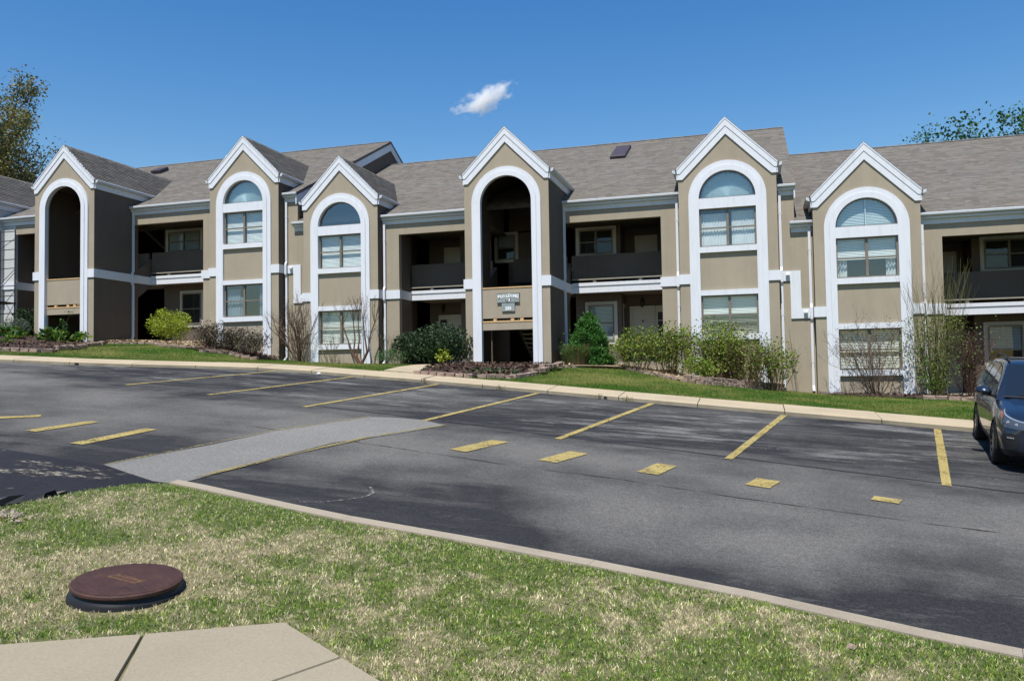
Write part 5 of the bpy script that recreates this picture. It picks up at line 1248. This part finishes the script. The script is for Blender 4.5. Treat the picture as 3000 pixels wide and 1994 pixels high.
# broken asphalt berm and rubble at the left lane edge
def strip_lump(name, pts, w_, h, mat, parent, jit):
    mb = MB(); R_ = []
    for (x, y) in pts: R_.append([(x+random.uniform(-jit, jit), y-w_/2+random.uniform(-jit, jit), z0(x, y)+.006), (x+random.uniform(-jit, jit), y-w_*.25, z0(x, y)+h*random.uniform(.7, 1.1)), (x+random.uniform(-jit, jit), y+w_*.25, z0(x, y)+h*random.uniform(.7, 1.1)), (x, y+w_/2, z0(x, y)+.006)])
    for a, b in zip(R_, R_[1:]):
        for k in range(3): mb.face([a[k], b[k], b[k+1], a[k+1]])
    return mb.build(name, mat, parent)
bp = [(-8.4+.10*k, 5.2+.145*k) for k in range(13)]
strip_lump('asphalt_berm', bp, .22, .085, M['iron'], lot, .02)
strip_lump('berm_crust', [(x, y+.16) for x, y in bp], .14, .05, M['curbface'], lot, .02)
RUB = []
for me_ in BLK: q_ = me_.copy(); q_.materials.clear(); q_.materials.append(M['nearcurb']); RUB.append(q_)
for i in range(60):
    x = -6.66+random.gauss(0, .15); y = 5.88+random.gauss(0, .07)
    s = random.uniform(.008, .022); o = bpy.data.objects.new('rubble_stone', RUB[i % 4]); COL.objects.link(o); o.parent = lot; o.location = (x, y, z0(x, y)+.155); o.scale = (s*2, s*1.6, s); o.rotation_euler = (random.random(), random.random(), random.random()*6)

# ------------------------------------------------------------------ cloud
cl_ = bmesh.new(); bmesh.ops.create_icosphere(cl_, subdivisions=3, radius=1); me = bpy.data.meshes.new('cloud'); cl_.to_mesh(me); cl_.free()
m = bpy.data.materials.new('cloud_vapour'); m.use_nodes = True; n = m.node_tree; n.nodes.clear()
vo = n.nodes.new('ShaderNodeVolumePrincipled'); vo.inputs['Color'].default_value = (1, 1, 1, 1); vo.inputs['Anisotropy'].default_value = .1
ou = n.nodes.new('ShaderNodeOutputMaterial'); n.links.new(vo.outputs[0], ou.inputs['Volume'])
tc = n.nodes.new('ShaderNodeTexCoord'); ln = n.nodes.new('ShaderNodeVectorMath'); ln.operation = 'LENGTH'; n.links.new(tc.outputs['Object'], ln.inputs[0])
mp = n.nodes.new('ShaderNodeMapping'); mp.inputs['Scale'].default_value = (2.6, 1.6, 1.5); n.links.new(tc.outputs['Object'], mp.inputs[0])
ns = n.nodes.new('ShaderNodeTexNoise'); ns.inputs['Scale'].default_value = 1.15; ns.inputs['Detail'].default_value = 5; ns.inputs['Roughness'].default_value = .6; n.links.new(mp.outputs[0], ns.inputs['Vector'])
d1 = mathn(n, 'SUBTRACT', ns.outputs['Fac'], mathn(n, 'MULTIPLY', ln.outputs['Value'], .42)); d2 = mathn(n, 'MULTIPLY', mathn(n, 'MAXIMUM', mathn(n, 'SUBTRACT', d1, .20), 0.0), .5)
n.links.new(d2, vo.inputs['Density']); me.materials.append(m)
cloud = link('cloud', me, None, 'stuff'); cloud['label'] = 'single small white wisp of cloud in the blue sky'; cloud['category'] = 'cloud'
cloud.location = (-298, 900, 323); cloud.scale = (46, 22, 17); cloud.rotation_euler = (0, -.42, .32)
# ------------------------------------------------------------------ parked car
def carmats():
    m, n, b = newmat('blue_grey_car_paint')
    fl = noise(n, 900, 2, .5); c = ramp(n, fl, [(.3, (.014, .021, .036)), (.7, (.024, .034, .054))]); n.links.new(c, b.inputs['Base Color'])
    b.inputs['Metallic'].default_value = .55; b.inputs['Roughness'].default_value = .36; b.inputs['Coat Weight'].default_value = 1.0; b.inputs['Coat Roughness'].default_value = .03; M['paint'] = m
    m, n, b = newmat('dark_car_glass'); b.inputs['Base Color'].default_value = (.012, .018, .028, 1); b.inputs['Roughness'].default_value = .03; b.inputs['Specular IOR Level'].default_value = .45; M['carglass'] = m
    M['cladding'] = speckmat('black_cladding', (.016, .016, .018), .1, 9, .55, bstr=.05)
    M['tyre'] = speckmat('tyre_rubber', (.016, .016, .016), .15, 9, .85, 60, .2)
    m, n, b = newmat('alloy'); b.inputs['Base Color'].default_value = (.30, .31, .33, 1); b.inputs['Metallic'].default_value = .9; b.inputs['Roughness'].default_value = .35; M['alloy'] = m
    m, n, b = newmat('lamp_lens'); b.inputs['Base Color'].default_value = (.05, .06, .075, 1); b.inputs['Roughness'].default_value = .05; b.inputs['Specular IOR Level'].default_value = .8; M['lens'] = m
    m, n, b = newmat('lamp_bright'); b.inputs['Base Color'].default_value = (.7, .74, .78, 1); b.inputs['Roughness'].default_value = .15; b.inputs['Metallic'].default_value = .6; M['chrome'] = m
    m, n, b = newmat('amber_lens'); b.inputs['Base Color'].default_value = (.28, .07, .03, 1); b.inputs['Roughness'].default_value = .12; M['amber'] = m
    m, n, b = newmat('windscreen_shade'); b.inputs['Base Color'].default_value = (.22, .34, .34, 1); b.inputs['Roughness'].default_value = .3; M['shade'] = m
carmats()
def cr(t, P):      # Catmull-Rom through rows of numbers
    P = np.asarray(P, float); n = len(P)-1; x = min(max(t, 0), .99999)*n; i = int(x); f = x-i; p0 = P[max(i-1, 0)]; p1 = P[i]; p2 = P[i+1]; p3 = P[min(i+2, n)]
    return .5*((2*p1)+(-p0+p2)*f+(2*p0-5*p1+4*p2-p3)*f*f+(-p0+3*p1-3*p2+p3)*f**3)
def build_car():
    # x, zbot, wbot, zmid, wmid, zsh, wsh, ztop, wtop
    ST = [(2.30, .34, .40, .50, .56, .70, .58, .76, .42), (2.26, .28, .62, .50, .74, .73, .70, .80, .52), (2.12, .24, .78, .52, .885, .80, .80, .88, .58), (1.85, .23, .84, .56, .925, .88, .855, .955, .60), (1.4, .23, .86, .60, .945, .945, .875, 1.03, .62), (1.0, .23, .86, .62, .945, .985, .885, 1.085, .66),
          (.5, .23, .86, .62, .94, 1.00, .89, 1.09, .70), (-.3, .23, .86, .62, .94, 1.02, .89, 1.10, .70), (-1.0, .24, .86, .64, .945, 1.04, .885, 1.12, .70), (-1.6, .26, .85, .68, .945, 1.06, .87, 1.14, .68), (-2.05, .30, .80, .70, .90, 1.05, .82, 1.12, .62), (-2.28, .36, .60, .72, .74, 1.00, .66, 1.06, .48)]
    nS = 56; rows = [cr(i/(nS-1), ST) for i in range(nS)]
    def section(r):
        x, zb, wb, zm, wm, zs, ws, zt, wt = r
        key = [(0, zb), (wb*.6, zb), (wb, zb+.02), (wb+(wm-wb)*.75, zb+(zm-zb)*.4), (wm, zm), (wm-.004, zm+(zs-zm)*.45), (ws+(wm-ws)*.45, zs-(zs-zm)*.16), (ws, zs), (ws-.06, zs+(zt-zs)*.45), (wt, zt-(zt-zs)*.10), (wt*.5, zt), (0, zt+.006)]
        return key
    V = []; F = []; K = 12
    for r in rows:
        s = section(r)
        for (y, z) in s: V.append((r[0], y, z))
        for (y, z) in s[-2:0:-1]: V.append((r[0], -y, z))
    R = 2*K-2
    for i in range(nS-1):
        for k in range(R): a = i*R+k; b = i*R+(k+1) % R; F.append((a, a+R, b+R, b))
    F.append(tuple(range(R))); F.append(tuple((nS-1)*R+k for k in range(R-1, -1, -1)))
    bm = bmesh.new(); vs = [bm.verts.new(v) for v in V]
    for f in F: bm.faces.new([vs[i] for i in f])
    bmesh.ops.recalc_face_normals(bm, faces=bm.faces); me = bpy.data.meshes.new('body'); bm.to_mesh(me); bm.free()
    body = bpy.data.objects.new('body', me); COL.objects.link(body)
    # wheel arches cut by two cylinders across the car
    for wx_ in (1.36, -1.35):
        bm = bmesh.new(); bmesh.ops.create_cone(bm, cap_ends=True, segments=40, radius1=.385, radius2=.385, depth=.62)
        cm = bpy.data.meshes.new('c'); 
        bmesh.ops.rotate(bm, verts=bm.verts, cent=(0, 0, 0), matrix=Matrix.Rotation(math.pi/2, 3, 'X')); bm.to_mesh(cm); bm.free()
        for sy in (-.95, .95):
            c = bpy.data.objects.new('c', cm); COL.objects.link(c); c.location = (wx_, sy, .345)
            md = body.modifiers.new('b', 'BOOLEAN'); md.object = c; md.operation = 'DIFFERENCE'; md.solver = 'EXACT'
    dg = bpy.context.evaluated_depsgraph_get(); dg.update(); m2 = bpy.data.meshes.new_from_object(body.evaluated_get(dg))
    for o in [q for q in COL.objects if q.name.split('.')[0] == 'c']: bpy.data.objects.remove(o)
    bpy.data.objects.remove(body); m2.materials.clear(); m2.materials.append(M['paint']); m2.materials.append(M['cladding'])
    for p in m2.polygons:
        c = p.center; p.use_smooth = True
        ins = any(math.hypot(c.x-wx_, c.z-.345) < .395 for wx_ in (1.36, -1.35)) and abs(c.y) < .97
        low = c.z < .335 and abs(p.normal.z) < .9
        p.material_index = 1 if (ins or low or c.z < .26) else 0
    return m2
def car(label, matrix):
    t = thing('parked_car', label, 'car', (0, 0, 0)); t.matrix_world = matrix
    def add(o):
        o.parent = t; o.matrix_parent_inverse = Matrix.Identity(4); return o
    def mk(name, mb, mat, par=None, smooth=False):
        o = mb.build(name, mat, None, smooth); 
        if par is None: add(o)
        else: o.parent = par
        return o
    me = build_car(); body = link('body', me); add(body)
    from mathutils.bvhtree import BVHTree
    bvh = BVHTree.FromPolygons([v.co for v in me.vertices], [tuple(p.vertices) for p in me.polygons])
    ms = body.modifiers.new('edge', 'EDGE_SPLIT'); ms.split_angle = math.radians(38)
    # cabin: linear sides, curved roof line
    CAB = [(1.02, 1.07, .74), (.80, 1.215, .735), (.52, 1.40, .715), (.28, 1.545, .69), (.10, 1.615, .66), (-.2, 1.655, .645), (-.7, 1.665, .645), (-1.2, 1.645, .64), (-1.65, 1.59, .625), (-1.95, 1.44, .63), (-2.18, 1.12, .66)]
    def side_y(z): return .868-.40*(z-1.06)
    nC = 40; V = []; F = []
    prof = [cr(i/(nC-1), CAB) for i in range(nC)]
    for (x, zt, wt) in prof:
        wtop = min(side_y(zt-.05), wt+.04); zb = 1.03
        half = [(side_y(zb), zb), (side_y((zb+zt-.06)/2), (zb+zt-.06)/2), (side_y(zt-.06), zt-.06), (wtop-.035, zt-.022), (wtop*.72, zt), (wtop*.36, zt+.012), (0, zt+.016)]
        for (y, z) in half: V.append((x, y, z))
        for (y, z) in half[-2::-1]: V.append((x, -y, z))
    R = 13
    for i in range(nC-1):
        for k in range(R-1): a = i*R+k; F.append((a, a+R, a+R+1, a+1))
    mb = MB(); mb.v = V; mb.f = F; mb.m = [0]*len(F); cab = mk('cabin', mb, M['paint'], None, True); e_ = cab.modifiers.new('edge', 'EDGE_SPLIT'); e_.split_angle = math.radians(40)
    # windscreen, set a little proud of the cabin
    def P_(u, s, off=.012):       # u: 0 cowl .. 1 header, s: -1..1
        x = 1.0+(.22-1.0)*u; z = 1.09+(1.578-1.09)*u; hw = .765-.125*u; bow = .05*(1-s*s)
        return (x+bow+off*.55, s*hw, z+off*.85+.010*(1-s*s))
    mb = MB(); n1, n2 = 6, 10
    for i in range(n1):
        for j in range(n2): mb.face([P_(i/n1, -1+2*j/n2), P_((i+1)/n1, -1+2*j/n2), P_((i+1)/n1, -1+2*(j+1)/n2), P_(i/n1, -1+2*(j+1)/n2)])
    ws = mk('windscreen', mb, M['carglass'], None, True)
    mb = MB(); mb.face([P_(.10, -.90, .016), P_(.55, -.93, .016), P_(.84, -.86, .016), P_(.90, -.76, .016), P_(.60, -.80, .016), P_(.28, -.82, .016)]); mk('reflection_strip', mb, M['shade'], ws) if False else None
    mb = MB(); mb.tube([P_(.03, -.75, .02), P_(.075, -.2, .022), P_(.05, .3, .02)], .009, 5); mb.tube([P_(.03, .1, .02), P_(.07, .45, .02), P_(.06, .85, .02)], .009, 5); mk('wiper', mb, M['cladding'])
    mb = MB(); mb.v = []; 
    for (u0, u1) in ((-.04, .0),):
        for j in range(10): mb.face([P_(u0, -1+2*j/10, .012), P_(u1, -1+2*j/10, .012), P_(u1, -1+2*(j+1)/10, .012), P_(u0, -1+2*(j+1)/10, .012)])
    mk('cowl', mb, M['cladding'])
    # side glass
    for sg in (-1, 1):
        def S(x, z, off=.006): return (x, sg*(side_y(z)+off), z)
        wins = [[(.70, 1.085), (.42, 1.27), (.20, 1.41), (-.02, 1.50), (-.28, 1.545), (-.30, 1.085)], [(-.36, 1.085), (-.34, 1.55), (-.75, 1.56), (-1.12, 1.545), (-1.16, 1.10)], [(-1.24, 1.11), (-1.20, 1.535), (-1.55, 1.48), (-1.80, 1.33), (-1.72, 1.17)]]
        for w_ in wins: mb = MB(); mb.face([S(x, z) for x, z in w_]); mk('side_window', mb, M['carglass'])
        mb = MB(); pts = [(.74, 1.07), (.44, 1.285), (.20, 1.435), (-.03, 1.525), (-.5, 1.578), (-1.2, 1.565), (-1.6, 1.50), (-1.86, 1.34)]
        for a, b in zip(pts, pts[1:]): mb.face([S(a[0], a[1], .008), S(b[0], b[1], .008), S(b[0], b[1]-.016, .008), S(a[0], a[1]-.016, .008)])
        mk('window_trim', mb, M['cladding'])
        # mirror on the front quarter
        mb = MB(); cx_, cy_, cz_ = .62, sg*1.04, 1.13; n_ = 12; rings = []
        for (dx, ry, rz) in ((.13, .02, .015), (.11, .07, .045), (.06, .115, .075), (0, .128, .088), (-.05, .125, .085), (-.075, .118, .078)):
            rings.append([(cx_+dx, cy_+ry*math.cos(6.28318*k/n_)-sg*.012*(dx > .05), cz_+rz*math.sin(6.28318*k/n_)) for k in range(n_)])
        for a, b in zip(rings, rings[1:]):
            for k in range(n_): j = (k+1) % n_; mb.face([a[k], a[j], b[j], b[k]])
        mb.face(rings[0]); mb.face(rings[-1]); mir = mk('side_mirror', mb, M['paint'], None, True)
        mb = MB(); mb.tube([(cx_+.02, sg*.86, 1.055), (cx_+.01, sg*.97, 1.075)], .03, 6); mk('mirror_stalk', mb, M['cladding'], mir)
        # roof rail
        mb = MB(); mb.tube([(.12, sg*.615, 1.625), (.05, sg*.61, 1.685), (-.6, sg*.605, 1.715), (-1.3, sg*.60, 1.70), (-1.62, sg*.595, 1.63)], .020, 6); mk('roof_rail', mb, M['cladding'], None, True)
        # door shut lines, handles, arch lips and lower cladding
        def body_y(x, z):
            ST_ = [(1.0, .945), (-1.6, .945)]; zz = (z-.62)/.36; return .945-max(0, zz)**2*.05-max(0, -zz*.9)**2*.06
        for xl in (.78, -.30, -1.10):
            mb = MB(); q = [(xl, .36), (xl+.01, .62), (xl, .98)]
            for a, b in zip(q, q[1:]): mb.face([(a[0]-.004, sg*(body_y(*a)+.003), a[1]), (a[0]+.004, sg*(body_y(*a)+.003), a[1]), (b[0]+.004, sg*(body_y(*b)+.003), b[1]), (b[0]-.004, sg*(body_y(*b)+.003), b[1])])
            mk('door_seam', mb, M['cladding'])
        for xl in (-.16, -.98): mb = MB(); mb.tube([(xl+.10, sg*.945, .90), (xl+.06, sg*.972, .905), (xl-.06, sg*.972, .905), (xl-.10, sg*.945, .90)], .014, 5); mk('door_handle', mb, M['paint'], None, True)
        for wx_ in (1.36, -1.35):
            mb = MB(); n_ = 22
            for k in range(n_):
                a0, a1 = math.pi*(-.04+1.08*k/n_), math.pi*(-.04+1.08*(k+1)/n_)
                f = lambda a, r, o_: (wx_+r*math.cos(a), sg*(.935+o_), .345+r*math.sin(a))
                mb.face([f(a0, .385, .012), f(a0, .435, .004), f(a1, .435, .004), f(a1, .385, .012)]); mb.face([f(a0, .385, .012), f(a1, .385, .012), f(a1, .385, -.06), f(a0, .385, -.06)])
            mk('arch_lip', mb, M['cladding'], None, True)
            # wheel
            mb = MB(); pr = [(.335, -.105), (.352, -.07), (.355, 0), (.352, .07), (.335, .105), (.245, .112), (.235, .09)]; n_ = 40; yc = sg*.835
            rings = [[(wx_+r*math.cos(6.28318*k/n_), yc+sg*h, .352+r*math.sin(6.28318*k/n_)) for k in range(n_)] for r, h in pr]
            for a, b in zip(rings, rings[1:]):
                for k in range(n_): j = (k+1) % n_; mb.face([a[k], a[j], b[j], b[k]])
            ty = mk('wheel', mb, M['tyre'], None, True)
            mb = MB(); mb.face([(wx_+.235*math.cos(6.28318*k/n_), yc+sg*.03, .352+.235*math.sin(6.28318*k/n_)) for k in range(n_)]); mk('brake_disc', mb, M['cladding'], ty)
            mb = MB()
            for k in range(10):
                a = 6.28318*k/10; c_, s_ = math.cos(a), math.sin(a)
                def q(r, w__, h): return (wx_+r*c_-w__*s_, yc+sg*h, .352+r*s_+w__*c_)
                mb.face([q(.03, -.03, .095), q(.235, -.016, .10), q(.235, .016, .10), q(.03, .03, .095)]); mb.face([q(.03, -.03, .095), q(.235, -.016, .10), q(.235, -.016, .07), q(.03, -.03, .06)]); mb.face([q(.03, .03, .095), q(.235, .016, .10), q(.235, .016, .07), q(.03, .03, .06)])
            for k in range(n_):
                a0, a1 = 6.28318*k/n_, 6.28318*(k+1)/n_; mb.face([(wx_+r*math.cos(a), yc+sg*.104, .352+r*math.sin(a)) for r, a in ((.222, a0), (.243, a0), (.243, a1), (.222, a1))])
            mb.face([(wx_+.05*math.cos(6.28318*k/12), yc+sg*.099, .352+.05*math.sin(6.28318*k/12)) for k in range(12)]); mk('rim', mb, M['alloy'], ty)
        # headlight and bumper inlet follow the bumper surface
        def wrap(x, y, z, off, d=None):
            d = Vector(d or (.75, sg*.66, 0)).normalized(); o_ = Vector((x, sg*y, z))+d*1.2; h = bvh.ray_cast(o_, -d); p = h[0] if h[0] is not None else Vector((x, sg*y, z)); return tuple(p+d*off)
        def patch(name, top, bot, mat, off, nu=10, nv=3, par=None, v0=0, v1=1):
            mb = MB(); G = []
            for i in range(nu+1):
                t_ = np.array(cr(i/nu, top)); b_2 = np.array(cr(i/nu, bot)); G.append([wrap(*(t_+(b_2-t_)*(v0+(v1-v0)*j/nv)), off) for j in range(nv+1)])
            for i in range(nu):
                for j in range(nv): mb.face([G[i][j], G[i+1][j], G[i+1][j+1], G[i][j+1]])
            return mk(name, mb, mat, par, True)
        top = [(2.19, .40, .800), (2.10, .58, .825), (2.0, .74, .862), (1.86, .85, .905), (1.70, .88, .955)]; bot = [(2.235, .40, .705), (2.16, .60, .695), (2.05, .77, .705), (1.92, .88, .735), (1.74, .905, .86)]
        h_ = patch('headlight', top, bot, M['lens'], .010); patch('daylight_strip', top, bot, M['chrome'], .014, 10, 1, h_, .07, .13)
        for i in (3, 5): t_ = np.array(cr(i/10, top)); b_2 = np.array(cr(i/10, bot)); c_ = (t_+b_2)/2; mb = MB(); mb.tube([wrap(*c_, .011), wrap(*c_, .016)], .026, 12); mk('projector', mb, M['chrome'], h_)
        patch('side_marker', top[3:], bot[3:], M['amber'], .015, 4, 2, h_, .25, .75)
        it = [(2.20, .60, .60), (2.12, .74, .625), (2.02, .83, .60)]; ib = [(2.20, .64, .40), (2.10, .78, .37), (2.02, .85, .46)]
        fi = patch('bumper_inlet', it, ib, M['cladding'], .008, 6, 3)
        for k in range(5):
            y = .66+.03*k; mb = MB(); mb.face([wrap(2.15, y, .545, .014), wrap(2.15, y+.017, .547, .014), wrap(2.15, y+.017, .567, .014), wrap(2.15, y, .565, .014)]); mk('lamp_slot', mb, M['chrome'], fi)
    # grille and lower intake
    mb = MB(); n_ = 10; P1 = []
    for j in range(n_+1):
        s = -1+2*j/n_; P1.append((2.335-.16*s*s*.45, s*.50))
    for a, b in zip(P1, P1[1:]): mb.face([(a[0]+.006, a[1], .555), (b[0]+.006, b[1], .555), (b[0]-.03, b[1], .735), (a[0]-.03, a[1], .735)])
    gr = mk('grille', mb, M['cladding'])
    for z in (.59, .63, .67, .71):
        mb = MB()
        for a, b in zip(P1, P1[1:]): x0_ = .012-(z-.555)*.2; mb.face([(a[0]+x0_, a[1]*.96, z), (b[0]+x0_, b[1]*.96, z), (b[0]+x0_, b[1]*.96, z+.012), (a[0]+x0_, a[1]*.96, z+.012)])
        mk('grille_bar', mb, M['alloy'], gr)
    mb = MB()
    for a, b in zip(P1, P1[1:]): mb.face([(a[0]-.015, a[1]*1.1, .33), (b[0]-.015, b[1]*1.1, .33), (b[0]+.004, b[1]*1.0, .46), (a[0]+.004, a[1]*1.0, .46)])
    mk('lower_intake', mb, M['cladding'])
    mb = MB(); L_ = [(2.30-.30*s*s, s*.80) for s in [-1+.2*k for k in range(11)]]
    for a, b in zip(L_, L_[1:]): mb.face([(a[0]+.03, a[1], .26), (b[0]+.03, b[1], .26), (b[0]+.05, b[1], .30), (a[0]+.05, a[1], .30)]); mb.face([(a[0]+.03, a[1], .26), (b[0]+.03, b[1], .26), (b[0]-.15, b[1]*.95, .25), (a[0]-.15, a[1]*.95, .25)])
    mk('chin_lip', mb, M['alloy'])
    mb = MB()
    for sgn in (-1, 1):
        q = [(2.10, sgn*.46, .905), (1.6, sgn*.56, 1.003), (1.1, sgn*.62, 1.075)]
        for a, b in zip(q, q[1:]): mb.face([(a[0], a[1]-.012, a[2]+.006), (a[0], a[1]+.012, a[2]+.006), (b[0], b[1]+.012, b[2]+.008), (b[0], b[1]-.012, b[2]+.008)])
    return t
nz = Vector((.0668, -.0792, 1)).normalized()
fx_ = Vector((-.13, -.9915, 0)); fx_ = (fx_-nz*fx_.dot(nz)).normalized(); fy_ = nz.cross(fx_)
CS = .885
cpos = Vector((3.30, 13.66, 0))-(fx_*1.36-fy_*.93)*CS; ccx, ccy = cpos.x, cpos.y
car('blue-grey crossover car parked nose-out at the right end of the stalls', Matrix(((fx_.x*CS, fy_.x*CS, nz.x*CS, ccx), (fx_.y*CS, fy_.y*CS, nz.y*CS, ccy), (fx_.z*CS, fy_.z*CS, nz.z*CS, z0(ccx, ccy)+.002), (0, 0, 0, 1))))
